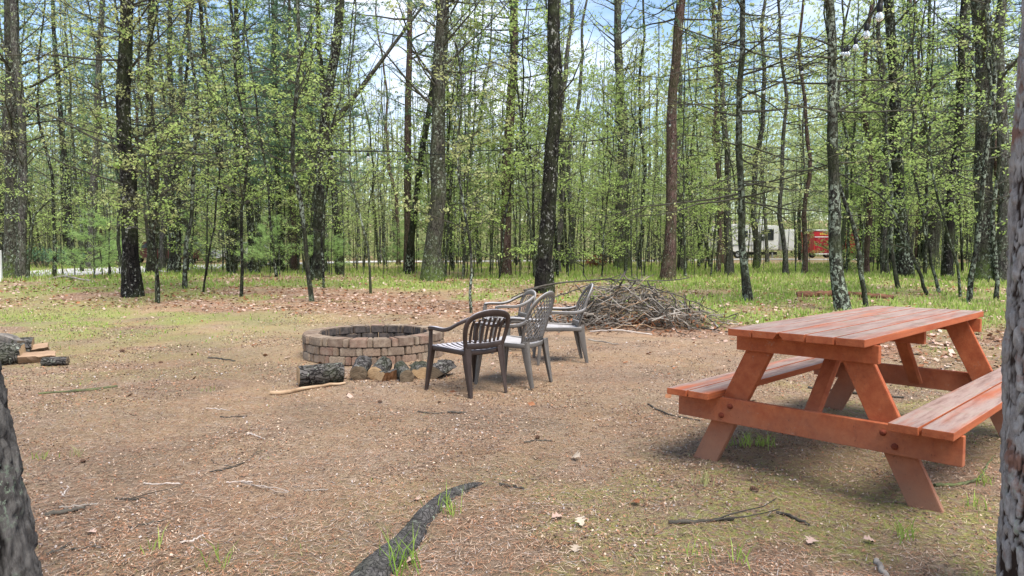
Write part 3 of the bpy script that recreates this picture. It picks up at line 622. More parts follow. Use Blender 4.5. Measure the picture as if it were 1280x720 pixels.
# thicket of whip-thin stems, past counting, filling the woods between the trees
tk = MB(); g = np.random.default_rng(66); n_ = 0
while n_ < 620:
    a_ = g.uniform(-.8, .8); d_ = 20 + 34 * g.uniform(0, 1) ** .8; x = a_ * d_; px = 640 + F * a_
    if roadd(x, d_) < 2.8 or (885 < px < 1048 and g.uniform() < .6): continue
    n_ += 1; z0 = float(terr(x, d_)); h_ = g.uniform(2.5, 8.5); cv = g.normal(0, .05 * h_, 2); t_ = np.linspace(0, 1, 7)[:, None]
    P = np.array([x, d_, z0 - .03]) + np.hstack([cv[0] * t_ ** 1.6 + .04 * np.sin(t_ * 7 + n_), cv[1] * t_ ** 1.6, h_ * t_]); r_ = g.uniform(.010, .024)
    tk.tube(P, np.linspace(r_, .004, 7), 4, cap=False, m=0); Lp = []
    for j in range(int(h_ * 1.7)):
        u = g.uniform(.3, 1); o = P[0] + (np.array([np.interp(u, t_[:, 0], P[:, q]) for q in range(3)]) - P[0]); az_ = g.uniform(0, 6.28); ln = g.uniform(.3, 1.0) * (1.2 - u * .6); e_ = o + np.array([math.cos(az_) * ln, math.sin(az_) * ln, ln * g.uniform(.1, .8)])
        tk.tube([o, (o + e_) / 2 + [0, 0, .03], e_], [.006, .004, .002], 3, cap=False, m=0); Lp += [e_, o * .4 + e_ * .6]
    leaves(tk, np.array(Lp), .07, 4, .09, .6, m=1 + int(g.uniform() < .35), g=g)
tag(tk.build('sapling_thicket', [BK['thin'], LF['lime'], LF['olive']], smooth=False), 'thicket of whip-thin leafy saplings filling the woods between the trees', 'saplings', kind='stuff')

# ------------------------------------------------------------------ far vehicles seen between the trunks
WHITE = plain('white vehicle paint', (.62, .63, .65), (.78, .78, .78), 2, rough=.4, bmp=0, spec=.5)
REDP = plain('red vehicle paint', (.42, .018, .03), (.52, .03, .04), 2, rough=.4, bmp=0, spec=.5)
BLK = plain('black rubber and trim', (.012, .012, .013), (.03, .03, .03), 5, bmp=0)
GLASS, nt, b = newmat('dark window glass', .08, .6); b.inputs['Base Color'].default_value = (.02, .025, .03, 1)
GRYM = plain('grey metal', (.22, .23, .24), (.36, .37, .38), 5, rough=.45, bmp=0, spec=.5)
GOLD = plain('gold lettering', (.6, .42, .08), (.7, .5, .1), 5, bmp=0)
def part_box(name, c, s, mat, parent, bev=.02):
    return bm_obj(name, bevel_box(*s, bev=bev, seg=2), mat, parent, c)
def wheel(parent, x, y, z, r, wd=.22):
    mb = MB(); mb.tube([(x, y - wd / 2, z), (x, y + wd / 2, z)], [r, r], 20); o = mb.build('wheel', BLK, parent)
    m2 = MB(); m2.tube([(x, y - wd / 2 - .02, z), (x, y - wd / 2 + .02, z)], [r * .55, r * .55], 14); m2.build('rim', GRYM, o)
YR = 74
def base(px, Y, y=None): p = W(px, 322, Y); return (p[0], Y, float(terr(p[0], Y)))
rv = empty('camper', base(932, YR), 'long white camper trailer parked beyond the trees, right of centre', 'camper')
k = YR / F
def rvx(px): return (px - 932) * k
part_box('body', (rvx(918), 1.2, 2.1), ((950 - 888) * k, 2.5, 2.9), WHITE, rv, .08)
part_box('front_cap', (rvx(961), 1.2, 2.15), (24 * k, 2.4, 2.55), WHITE, rv, .12)
part_box('rear_body', (rvx(985.5), 1.25, 1.9), (15 * k, 2.3, 2.2), WHITE, rv, .1)
part_box('air_conditioner', (rvx(953), 1.2, 3.85), (.7, .8, .5), WHITE, rv, .05)
part_box('window', (rvx(962), -.02, 2.45), (9 * k, .08, 1.15), GLASS, rv, .02)
part_box('window', (rvx(953), -.02, 2.7), (3.6 * k, .08, .45), GLASS, rv, .02); part_box('window', (rvx(953), -.02, 2.05), (3.6 * k, .08, .45), GLASS, rv, .02)
part_box('window', (rvx(908), -.07, 2.5), (10 * k, .08, .7), GLASS, rv, .02); part_box('window', (rvx(930), -.07, 2.5), (8 * k, .08, .7), GLASS, rv, .02)
part_box('door', (rvx(945), -.08, 1.75), (.7, .06, 1.9), GRYM, rv, .02)
part_box('stripe', (rvx(918), -.07, 1.35), (60 * k, .03, .16), GRYM, rv, .005)
part_box('underframe', (rvx(932), 1.2, .52), (80 * k, 2.0, .3), BLK, rv, .02)
for px in (912, 922): wheel(rv, rvx(px), .05, .4, .38)
part_box('jack', (rvx(966), .2, .3), (.12, .12, .6), GRYM, rv, .01); part_box('jack', (rvx(897), .2, .3), (.12, .12, .6), GRYM, rv, .01)
tr = empty('cargo_trailer', base(1028, YR), 'red enclosed trailer with a white roof and double doors beside the camper', 'trailer')
part_box('body', (0, 1.5, 1.62), (24 * k, 3.4, 2.3), REDP, tr, .05); part_box('roof', (0, 1.5, 2.86), (24.8 * k, 3.5, .18), WHITE, tr, .05)
part_box('door', (-5.1 * k, -.24, 1.3), (9.6 * k, .06, 1.55), plain('dull red door', (.30, .025, .04), (.36, .035, .05), 3, bmp=0), tr, .02); part_box('door', (5.1 * k, -.24, 1.3), (9.6 * k, .06, 1.55), bpy.data.materials['dull red door'], tr, .02)
part_box('trim_rail', (0, -.235, 2.17), (23 * k, .05, .1), WHITE, tr, .01); part_box('bumper', (0, -.2, .42), (22 * k, .12, .14), WHITE, tr, .02)
for i in range(5): part_box('lettering', (-4.2 * k + i * 2.1 * k, -.225, 2.48), (.12, .02, .2 + .06 * (i % 2)), GOLD, tr, .01)
for s in (-1, 1): wheel(tr, s * 9 * k, .8, .33, .33)
t2 = empty('cargo_trailer', base(1077, 70), 'second red trailer glimpsed as a narrow strip behind the leaning lichened sapling', 'trailer')
part_box('body', (.15, 1.5, 1.75), (1.15, 3.2, 2.4), REDP, t2, .05); part_box('roof', (.15, 1.5, 3.0), (1.2, 3.3, .1), WHITE, t2, .03); part_box('door', (.1, -.13, 1.6), (.8, .05, 1.9), REDP, t2, .02)
for s in (-1, 1): wheel(t2, .15 + s * .4, .8, .33, .33, .16)
def car(px, Y, paint, label, rz=0, grp='vehicles parked beyond the trees at left'):
    e = empty('parked_car', base(px, Y), label, 'car', grp, rz)
    prof = [(-2.2, .35), (-2.25, .75), (-1.9, .95), (-1.25, 1.0), (-.75, 1.42), (.9, 1.47), (1.45, 1.02), (2.15, .9), (2.25, .6), (2.2, .35)]
    mb = MB(); A = np.array(prof)
    V = np.stack([np.stack([A[:, 0] * (1 - .02 * abs(t)), np.full(len(A), t * .86 * 1.0) * np.where(A[:, 1] > 1.2, .82, 1), A[:, 1]], 1) for t in (-1, -.6, 0, .6, 1)], 0)
    mb.grid(V); n_ = len(A)
    for s_ in (0, 4): mb.add(V[s_], t=[(0, i, i + 1) for i in range(1, n_ - 1)])
    mb.build('body', paint, e, smooth=False)
    wv = MB(); 
    for s_ in (-1, 1): wv.add([(-1.1, s_ * .86, 1.03), (-.68, s_ * .74, 1.36), (.82, s_ * .74, 1.4), (1.25, s_ * .86, 1.05)], [(0, 1, 2, 3)])
    wv.build('side_window', GLASS, e, smooth=False)
    ws = MB(); ws.add([(1.0, -.66, 1.43), (1.0, .66, 1.43), (1.47, .76, 1.04), (1.47, -.76, 1.04)], [(0, 1, 2, 3)]); ws.build('windscreen', GLASS, e, loc=(.02, 0, .02), smooth=False)
    for sx in (-1.4, 1.4):
        for s_ in (-.76, .76): wheel(e, sx, s_, .33, .33, .2)
    for s_ in (-.6, .6): part_box('headlight', (2.2, s_, .72), (.08, .3, .14), WHITE, e, .02)
    return e
car(234, 50, plain('silver paint', (.35, .38, .42), (.45, .48, .52), 2, rough=.35, bmp=0, spec=.5), 'silver car with blue-grey windscreen glimpsed behind the dark trunks at left', R(200))
car(206, 48, plain('dark red paint', (.10, .02, .02), (.14, .03, .03), 2, rough=.35, bmp=0, spec=.5), 'dark red car glimpsed right of the near black spotted tree', R(170))
car(312, 54, WHITE, 'white car glimpsed behind the thin straight dark pole', R(15))
mk = empty('marker_post', G(-1, 352), 'white post with an orange band at the far left edge', 'post')
part_box('post', (0, 0, .42), (.14, .08, .85), WHITE, mk, .01); part_box('band', (.0, -.05, .62), (.12, .03, .28), plain('orange plastic', (.6, .07, .01), (.7, .1, .02), 3, bmp=0), mk, .01)
for i, (px, py, sx, sz, lab) in enumerate([(55, 334.5, 2.6, 1.0, 'dark low evergreen shrub behind the thin poles at far left'), (86, 334.5, 1.6, .8, 'small dark shrub right of the low evergreen shrub at far left'), (745, 334, .55, .45, 'low rusty brown dead shrub left of the tall mossy centre trunk'), (1055, 339, 1.1, .4, 'low grey brushy shrub behind the trunk holding the light string'), (1155, 338, 1.0, .5, 'grey brushy undergrowth clump left of the broad mossy trunk')]):
    g = np.random.default_rng(40 + i); p0 = G(px, py); e = empty('shrub', p0, lab, 'shrub'); B = MB(); P = []
    for j in range(40):
        d = np.array([g.normal(0, sx * .45), g.normal(0, .35), sz * g.uniform(.4, 1.1)]); q = d * [.35, .35, .5]; B.tube([(d[0] * .2, d[1] * .2, -.02), q, d], [.012, .008, .003], 3, cap=False); P += [d, d * .8, q + (d - q) * .4]
    B.build('stems', TWIG, e); lv = MB(); leaves(lv, np.array(P), .09, 9 if i < 2 else (6 if i == 2 else 1), .14, .8, g=g)
    lv.build('foliage', [LF['pine'], LF['pine'], plain('rust leaf', (.12, .04, .02), (.22, .08, .03), 8, bmp=0), LF['olive'], LF['olive']][i], e, smooth=False)

# ------------------------------------------------------------------ fire pit
PX, PY, PR_, PI_, HR = -1.62, 8.33, .815, .62, .094
def stonemat():
    m, nt, b = newmat('tumbled concrete block', .92, .15); v, t = coords(nt); v2, _ = coords(nt, rand=False)
    oi = nn(nt, 'ShaderNodeObjectInfo'); r = ramp(nt, [(0, (.15, .10, .075)), (.25, (.30, .215, .15)), (.5, (.22, .165, .12)), (.75, (.36, .285, .205)), (1, (.25, .14, .10))]); nt.links.new(oi.outputs['Random'], r.inputs[0])
    n = noise(nt, v, 60, 6, .7); n2 = noise(nt, v, 9, 3)
    c = mixc(nt, thr(nt, n, .35, .75), r.outputs[0], (.10, .07, .055)); c = mixc(nt, mul(nt, thr(nt, noise(nt, v2, 3.5, 5, .7), .52, .66), .6), c, (.07, .06, .05)); c = mixc(nt, mul(nt, thr(nt, n2, .45, .7), .5), c, (.36, .29, .22))
    nt.links.new(c, b.inputs['Base Color']); bump(nt, b, n, .8, .004); return m
STONE = stonemat(); SOOT = plain('sooty block face', (.02, .018, .017), (.10, .08, .07), 20, bmp=.6)
pit = empty('fire_pit', (PX, PY, 0), 'round fire pit of three courses of tan and reddish tumbled blocks', 'fire pit', rz=.1)
def wedge(a0, r0, r1, h, seed, soot=False):      # block with worn, rounded edges
    q = random.Random(seed); bm = bmesh.new(); da = a0 / 2; vs = []
    for z in (0, h):
        for (a, rr) in ((-da, r0), (da, r0), (da, r1), (-da, r1)):
            vs.append(bm.verts.new((rr * math.cos(a) + q.uniform(-.004, .004), rr * math.sin(a) + q.uniform(-.003, .003), z + q.uniform(-.003, .003) * (z > 0))))
    for f in ((3, 2, 1, 0), (4, 5, 6, 7), (0, 1, 5, 4), (1, 2, 6, 5), (2, 3, 7, 6), (3, 0, 4, 7)): bm.faces.new([vs[i] for i in f])
    bmesh.ops.recalc_face_normals(bm, faces=bm.faces[:])
    bmesh.ops.bevel(bm, geom=list(bm.edges), offset=.009, segments=2, affect='EDGES')
    me = bpy.data.meshes.new('brick'); bm.to_mesh(me); bm.free(); me.materials.append(STONE); me.materials.append(SOOT)
    for p in me.polygons:
        c = p.center; 
        if p.normal.dot(Vector((c.x, c.y, 0)).normalized()) < -.7: p.material_index = 1
    me.shade_flat(); return me
NB = 19; full = 2 * math.pi / NB; wa, wb_ = full * .74, full * .26; gap = .009
big = [wedge(wa - gap, PI_, PR_, HR - .003, s) for s in range(5)]; small = [wedge(wb_ - gap, PI_ + .004, PR_ - .006, HR - .004, 20 + s) for s in range(4)]
for c in range(3):
    for i in range(NB):
        a = i * full + c * full * .43
        for me_, aa in ((big[rnd.randrange(5)], a), (small[rnd.randrange(4)], a + full / 2)):
            o = link('brick', me_, pit, (rnd.uniform(-.007, .007), rnd.uniform(-.007, .007), c * HR + rnd.uniform(-.001, .001)), (0, 0, aa + rnd.uniform(-.004, .004)))
ash = MB(); th_ = np.linspace(0, 2 * np.pi, 40, endpoint=False); V = np.stack([np.stack([r_ * np.cos(th_), r_ * np.sin(th_), .05 + .03 * np.sin(th_ * 3 + r_ * 9) * (r_ > .05) - .05 * r_], 1) for r_ in (.001, .2, .4, .635)], 0); ash.grid(V, wrap=True)
ash.build('ash_bed', plain('ash', (.03, .03, .03), (.16, .15, .14), 12, bmp=.8), pit)

# ------------------------------------------------------------------ logs
BKL = bark('log bark', (.022, .019, .017), (.17, .155, .145), sc=22, lichen=.25, lc=(.30, .32, .26), bd=.02, st=(.3, 1, 1))
def endmat(name, c1, c2):
    m, nt, b = newmat(name, .85, .15); v, t = coords(nt, rand=False)
    wv = nn(nt, 'ShaderNodeTexWave', wave_type='RINGS', rings_direction='X', inp={'Scale': 16.0, 'Distortion': 2.5, 'Detail': 3.0}); nt.links.new(v, wv.inputs['Vector'])
    r = ramp(nt, [(.2, c1), (.8, c2)]); nt.links.new(mul(nt, mul(nt, wv.outputs['Fac'], .16), mul(nt, noise(nt, v, 14, 5, .7), .85), 'ADD'), r.inputs[0]); nt.links.new(r.outputs[0], b.inputs['Base Color']); bump(nt, b, noise(nt, v, 30, 4), .5, .004); return m
ENDD = endmat('weathered cut end', (.06, .045, .03), (.20, .15, .10)); ENDT = endmat('fresh cut end', (.24, .15, .08), (.50, .35, .20))
TAN = plain('split wood', (.12, .075, .048), (.36, .24, .155), 7, (.25, 2, 2), bmp=.6, bd=.006); GRW = plain('grey split wood', (.06, .055, .05), (.24, .21, .18), 7, (.25, 2, 2), bmp=.7, bd=.006)
ORW = plain('orange split wood', (.16, .08, .04), (.44, .235, .12), 7, (.25, 2, 2), bmp=.6, bd=.006)
def round_log(pos, ln, r, yaw, pitch, endm, label, seed, grp, bk=BKL, rx=0):
    """log along local X, resting on the ground"""
    g = np.random.default_rng(seed); e = empty('firewood_log', pos, label, 'firewood', grp); e.rotation_euler = (0, -pitch, yaw)
    n, k = 14, 22; th = np.arange(k) * 2 * np.pi / k; xx = np.linspace(-ln / 2, ln / 2, n)
    lob = 1 + .05 * np.sin(th * 2 + g.uniform(0, 6)) + .03 * np.sin(th * 5 + g.uniform(0, 6))
    rr = r * lob[None] * (1 + .03 * np.sin(xx * 9 + g.uniform(0, 6)))[:, None] * (1 + g.normal(0, .012, (n, k)))
    V = np.stack([np.repeat(xx[:, None], k, 1) + g.normal(0, .003, (1, k)), np.cos(th) * rr, np.sin(th) * rr + r * .97], -1)
    mb = MB(); mb.grid(V, wrap=True); mb.build('bark', bk, e)
    for s_, row in ((1, n - 1), (-1, 0)):
        c = MB(); o = V[row]; ctr = o.mean(0); inner = ctr + (o - ctr) * .86 + [s_ * .004, 0, 0]; mid = ctr + (o - ctr) * .45 + g.normal(0, .002, (k, 3)) + [s_ * .004, 0, 0]
        rings = np.stack([o, inner, mid, ctr + (o - ctr) * .02 + [s_ * .005, 0, 0]], 0); c.grid(rings if s_ < 0 else rings[:, ::-1], wrap=True); c.build('cut_end', endm, e)
    return e
def split_log(pos, ln, r, yaw, pitch, roll, label, seed, grp, face=None, ang=1.6):
    g = np.random.default_rng(seed); face = face or TAN; e = empty('split_firewood', pos, label, 'firewood', grp); e.rotation_euler = (0, -pitch, yaw)
    n = 10; xx = np.linspace(-ln / 2, ln / 2, n); a = np.linspace(-ang / 2, ang / 2, 7) + roll
    arc = np.stack([np.cos(a), np.sin(a)], 1) * r; lo = min(arc[:, 1].min(), 0)
    wob = g.normal(0, .006, (n, 7))
    V = np.stack([np.concatenate([[0, ], np.zeros(0)])] ) if False else None
    B = MB(); A_ = np.stack([np.repeat(xx[:, None], 7, 1), arc[None, :, 0] * (1 + wob / r), arc[None, :, 1] * (1 + wob / r) - lo], -1); B.grid(A_); B.build('bark', BKL, e)
    ap = np.stack([xx, g.normal(0, .006, n), g.normal(0, .005, n) - lo + .002], -1)
    S = MB()
    for idx in (0, 6):
        mid = (A_[:, idx] + ap) / 2 + g.normal(0, .006, (n, 3)) * [0, 1, 1]; row = [A_[:, idx], mid, ap]; S.grid(np.stack(row if idx else row[::-1], 1))
    S.build('split_face', face, e, smooth=False)
    for s_ in (0, n - 1):
        c = MB(); c.add(np.vstack([A_[s_], ap[s_][None]]), t=[(i, i + 1, 7) if s_ else (i + 1, i, 7) for i in range(6)]); c.build('cut_end', ENDD if face is GRW else ENDT, e, smooth=False)
    return e
LG = 'firewood scattered round the fire pit'
def gp(px, py): return Vector(G(px, py))
round_log(gp(401, 480), .40, .092, R(27), 0, ENDT, 'largest bark-covered log lying left in front of the fire pit', 1, LG)
round_log(gp(448, 472.5) + Vector((0, .13, 0)), .36, .08, R(94), R(8), ENDD, 'dark-ended round log leaning end-on against the pit, left of the tan-ended one', 2, LG)
round_log(gp(473, 472.5) + Vector((0, .12, 0)), .34, .074, R(84), R(8), ENDT, 'tan-ended round log with moss on top pointing at the camera', 3, LG)
split_log(gp(487, 476), .20, .10, R(55), 0, 1.2, 'small bright orange split piece between two round logs', 4, LG, ORW)
round_log(gp(505, 477) + Vector((-.02, .10, 0)), .38, .07, R(108), R(5), ENDD, 'slim grey round log slanting toward the camera, third round end', 5, LG)
split_log(gp(525, 473) + Vector((0, .06, 0)), .30, .13, R(100), R(4), 1.5, 'split log with tan top face beside the slim grey round log', 6, LG, TAN)
split_log(gp(548, 474) + Vector((0, .06, 0)), .32, .15, R(70), R(3), 1.9, 'triangular dark split log at the right end, by the chair leg', 7, LG, GRW, 1.3)
PG = 'firewood heap at the left edge'
b0 = gp(0, 456)
def lp(px, py, dy=0, dz=0): p = W(px, py, b0.y + dy); p = Vector(p); p.z = float(gz(p.x, p.y)) + dz; return p
round_log(lp(69, 452, -.1), .24, .048, R(12), R(1), ENDD, 'small grey round stick at the right end of the left heap', 11, PG)
split_log(lp(46, 453, 0), .34, .085, R(30), 0, -.2, 'broad split log with pale tan face low in the left heap', 12, PG, TAN)
split_log(lp(37, 446, .10, .075), .36, .09, R(24), R(9), -.05, 'flat tan split board lying across the top of the left heap', 13, PG, TAN, 1.2)
split_log(lp(30, 440, .18, .13), .20, .13, R(20), 0, 2.2, 'near black block wedge perched highest on the left heap', 14, PG, BKL, 1.4)
round_log(lp(13, 452, -.05), .36, .07, R(60), 0, ENDT, 'round log end showing at the front left of the left heap', 15, PG)
split_log(lp(-2, 450, .1, .0), .45, .14, R(35), 0, -.6, 'dark split log cut by the left edge of the photo, bottom of the heap', 16, PG, GRW)
split_log(lp(8, 440, .15, .15), .42, .13, R(-28), R(-8), -.9, 'dark split log sloping down to the right on the left heap', 17, PG, GRW)
split_log(lp(18, 445, .05, .10), .28, .10, R(-5), 0, 2.6, 'dark barked chunk in the middle of the left heap', 18, PG, BKL)

# ------------------------------------------------------------------ picnic table
def paint(name, wear, dirt=0):
    m, nt, b = newmat(name, .78, .22); v, t = coords(nt, (.3, 2.6, 2.6)); v2, _ = coords(nt); 
    n = noise(nt, v, 7, 6, .65); base = ramp(nt, [(.3, (.29, .066, .025)), (.7, (.42, .122, .048))]); nt.links.new(n, base.inputs[0]); col = base.outputs[0]
    if wear:
        gn = nn(nt, 'ShaderNodeNewGeometry'); sx = nn(nt, 'ShaderNodeSeparateXYZ'); nt.links.new(gn.outputs['True Normal'], sx.inputs[0]); upf = thr(nt, sx.outputs['Z'], .5, .9)
        wn = thr(nt, noise(nt, v, 3.2, 6, .6), .44 - wear * .20, .62 - wear * .14)
        wc = ramp(nt, [(.3, (.15, .105, .09)), (.5, (.27, .205, .18)), (.62, (.30, .25, .215)), (.75, (.19, .165, .12))]); nt.links.new(noise(nt, v, 11, 6, .7), wc.inputs[0])
        col = mixc(nt, mul(nt, mul(nt, upf, wn), .9), col, wc.outputs[0])
        col = mixc(nt, mul(nt, mul(nt, thr(nt, noise(nt, v2, 6, 5, .7), .55, .7), upf), .35), col, (.13, .12, .05))
    if dirt:
        g2 = nn(nt, 'ShaderNodeNewGeometry'); sz = nn(nt, 'ShaderNodeSeparateXYZ'); nt.links.new(g2.outputs['Position'], sz.inputs[0])
        zz = nn(nt, 'ShaderNodeMapRange', inp={'From Min': .55, 'From Max': .02}); nt.links.new(sz.outputs['Z'], zz.inputs['Value'])
        dd = thr(nt, mul(nt, mul(nt, zz.outputs[0], .75), mul(nt, noise(nt, v2, 7, 6, .7), .5), 'ADD'), .42, .95)
        col = mixc(nt, mul(nt, dd, .8), col, (.24, .14, .095))
    vg, _ = coords(nt, (.12, 5, 5) if wear else (2.5, 2.5, 1.2)); gl = noise(nt, vg, 16, 5, .75)
    col = mixc(nt, mul(nt, thr(nt, gl, .56, .70), .55 if wear else .3), col, (.10, .05, .035))
    col = mixc(nt, mul(nt, thr(nt, noise(nt, v2, 22, 6, .8), .62, .68), .6), col, (.30, .20, .145))
    col = mixc(nt, mul(nt, thr(nt, noise(nt, v2, 55, 4, .7), .64, .70), .6), col, (.09, .04, .025))
    nt.links.new(col, b.inputs['Base Color']); bump(nt, b, mul(nt, n, noise(nt, v, 30, 4, .7), 'ADD'), .35, .003); return m
PT = paint('worn red stain top', 1.0); PB = paint('worn red stain bench', .75); PL = paint('red stain muddy legs', 0, 1); PM = paint('red stain', 0)
BOLT = plain('rusty painted bolt', (.10, .022, .012), (.22, .05, .025), 30, bmp=.3)
TW, TL, TH = .70, 2.24, .81; BW, BWd, BH = 1.454, .265, .437; TK = .038; E1 = .155
table = empty('picnic_table', (2.209, 4.36, 0), 'red stained wooden picnic table with worn greyish plank top', 'table', rz=.776)
pw = (TW - 4 * .009) / 5
def plank_obj(name, sx, sy, sz, c, mat, rot=(0, 0, 0), seed=0, chamf=None):
    bm = bevel_box(sx, sy, sz, .0035, 2, .0012, seed)
    if chamf:       # clip a lower corner of the end grain at the near end
        for s_ in chamf: bmesh.ops.bisect_plane(bm, geom=bm.verts[:] + bm.edges[:] + bm.faces[:], plane_co=(0, s_ * (sy / 2 - .022), -sz / 2), plane_no=Vector((0, s_ * .8, -.6)), clear_outer=True); bmesh.ops.holes_fill(bm, edges=bm.edges[:])
    return bm_obj(name, bm, mat, table, c, rot)
for i in range(5):
    y = TW / 2 - pw / 2 - i * (pw + .009)
    plank_obj('tabletop_plank', TL + rnd.uniform(-.008, .008), pw, TK, (rnd.uniform(-.004, .004), y, TH - TK / 2 + rnd.uniform(-.0015, .0015)), PT, (0, 0, rnd.uniform(-.001, .001)), i, {1: (-1,), 2: (1,)}.get(i))
for s in (1, -1):
    for j in range(2):
        bw = (BWd - .01) / 2; y = s * (BW / 2 - bw / 2 - j * (bw + .01))
        plank_obj('bench_plank', TL + .0 + rnd.uniform(-.008, .008), bw, TK, (rnd.uniform(-.004, .004), y, BH - TK / 2 + rnd.uniform(-.001, .001)), PB, (0, 0, 0), 10 + j + s)
for s in (-1, 1):
    xe = s * (TL / 2 - E1)
    plank_obj('top_batten', .038, TW - .02 + .06, .09, (xe - s * .0, 0, TH - TK - .047), PM, (0, 0, 0), 20 + s)
    plank_obj('seat_beam', .040, 1.47, .14, (xe, 0, BH - TK - .072), PL, (0, 0, 0), 22 + s)
    for q in (1, -1):
        # leg leaning outward towards the ground, on the inner face of beam and batten
        xl = xe - s * .041; foot = np.array([.585 * q, 0.0]); topp = np.array([.215 * q, TH - TK - .004]); d = topp - foot; ln = np.hypot(*d); ang = math.atan2(d[0] * -1, d[1])
        hw = .068; cs, sn = d / ln; nrm = np.array([d[1], -d[0]]) / ln
        bm = bmesh.new(); vs = []
        ext = hw / abs(d[1] / ln)
        quad = [(foot[0] - ext, 0), (foot[0] + ext, 0), (topp[0] + ext, topp[1]), (topp[0] - ext, topp[1])]
        for x_ in (xl - .0185, xl + .0185):
            for (a_, b_) in quad: vs.append(bm.verts.new((x_, a_, b_)))
        for f in ((0, 1, 2, 3), (7, 6, 5, 4), (0, 4, 5, 1), (1, 5, 6, 2), (2, 6, 7, 3), (3, 7, 4, 0)): bm.faces.new([vs[i] for i in f])
        bmesh.ops.recalc_face_normals(bm, faces=bm.faces[:]); bmesh.ops.bevel(bm, geom=list(bm.edges), offset=.003, segments=2, affect='EDGES')
        leg = bm_obj('leg', bm, PL, table)
        for (dy_, dz_) in ((-.014, .028), (.012, -.03)):
            zb = BH - TK - .072 + dz_; yb = foot[0] + (topp[0] - foot[0]) * zb / topp[1] + dy_ * q
            o = MB(); o.tube([(xe + s * .019, yb, zb), (xe + s * .028, yb, zb), (xe + s * .033, yb, zb)], [.016, .015, .006], 12); o.build('bolt', BOLT, table)
    # diagonal brace from beam centre up to the underside of the top
    a0 = np.array([xe - s * .06, 0, BH - TK - .10]); a1 = np.array([xe - s * .52, 0, TH - TK - .01]); mb = MB(); mb.sweep([a0, a1], .088, .037, (0, 1, 0)); mb.build('brace', PL, table, smooth=False)
plank_obj('centre_batten', .038, TW - .1, .088, (0, 0, TH - TK - .046), PM, (0, 0, 0), 30)

# ------------------------------------------------------------------ plastic chairs
def plastic(name, c1, c2, c3):
    m, nt, b = newmat(name, .5, .35); v, t = coords(nt, rand=True); n = noise(nt, v, 5, 6, .7); r = ramp(nt, [(.3, c1), (.7, c2)]); nt.links.new(n, r.inputs[0])
    gn = nn(nt, 'ShaderNodeNewGeometry'); sx = nn(nt, 'ShaderNodeSeparateXYZ'); nt.links.new(gn.outputs['Normal'], sx.inputs[0]); upf = thr(nt, sx.outputs['Z'], .45, .95)
    col = mixc(nt, mul(nt, upf, mul(nt, thr(nt, noise(nt, v, 9, 5, .7), .1, .5), .9)), r.outputs[0], c3)      # glossy sky reflection painted as a pale tone on upward faces
    nt.links.new(col, b.inputs['Base Color']); bump(nt, b, n, .15, .002); return m
PLA = {'brown': plastic('dark brown plastic', (.026, .017, .014), (.055, .037, .031), (.46, .44, .47)), 'grey': plastic('grey brown plastic', (.085, .076, .067), (.14, .126, .112), (.42, .40, .40))}
def bez(P, n): # Catmull-Rom through points
    P = np.asarray(P, float); Q = np.vstack([2 * P[0] - P[1], P, 2 * P[-1] - P[-2]]); out_ = []
    for i in range(1, len(Q) - 2):
        for t in np.linspace(0, 1, n, endpoint=False):
            out_.append(.5 * ((2 * Q[i]) + (-Q[i - 1] + Q[i + 1]) * t + (2 * Q[i - 1] - 5 * Q[i] + 4 * Q[i + 1] - Q[i + 2]) * t ** 2 + (-Q[i - 1] + 3 * Q[i] - 3 * Q[i + 1] + Q[i + 2]) * t ** 3))
    out_.append(P[-1]); return np.array(out_)
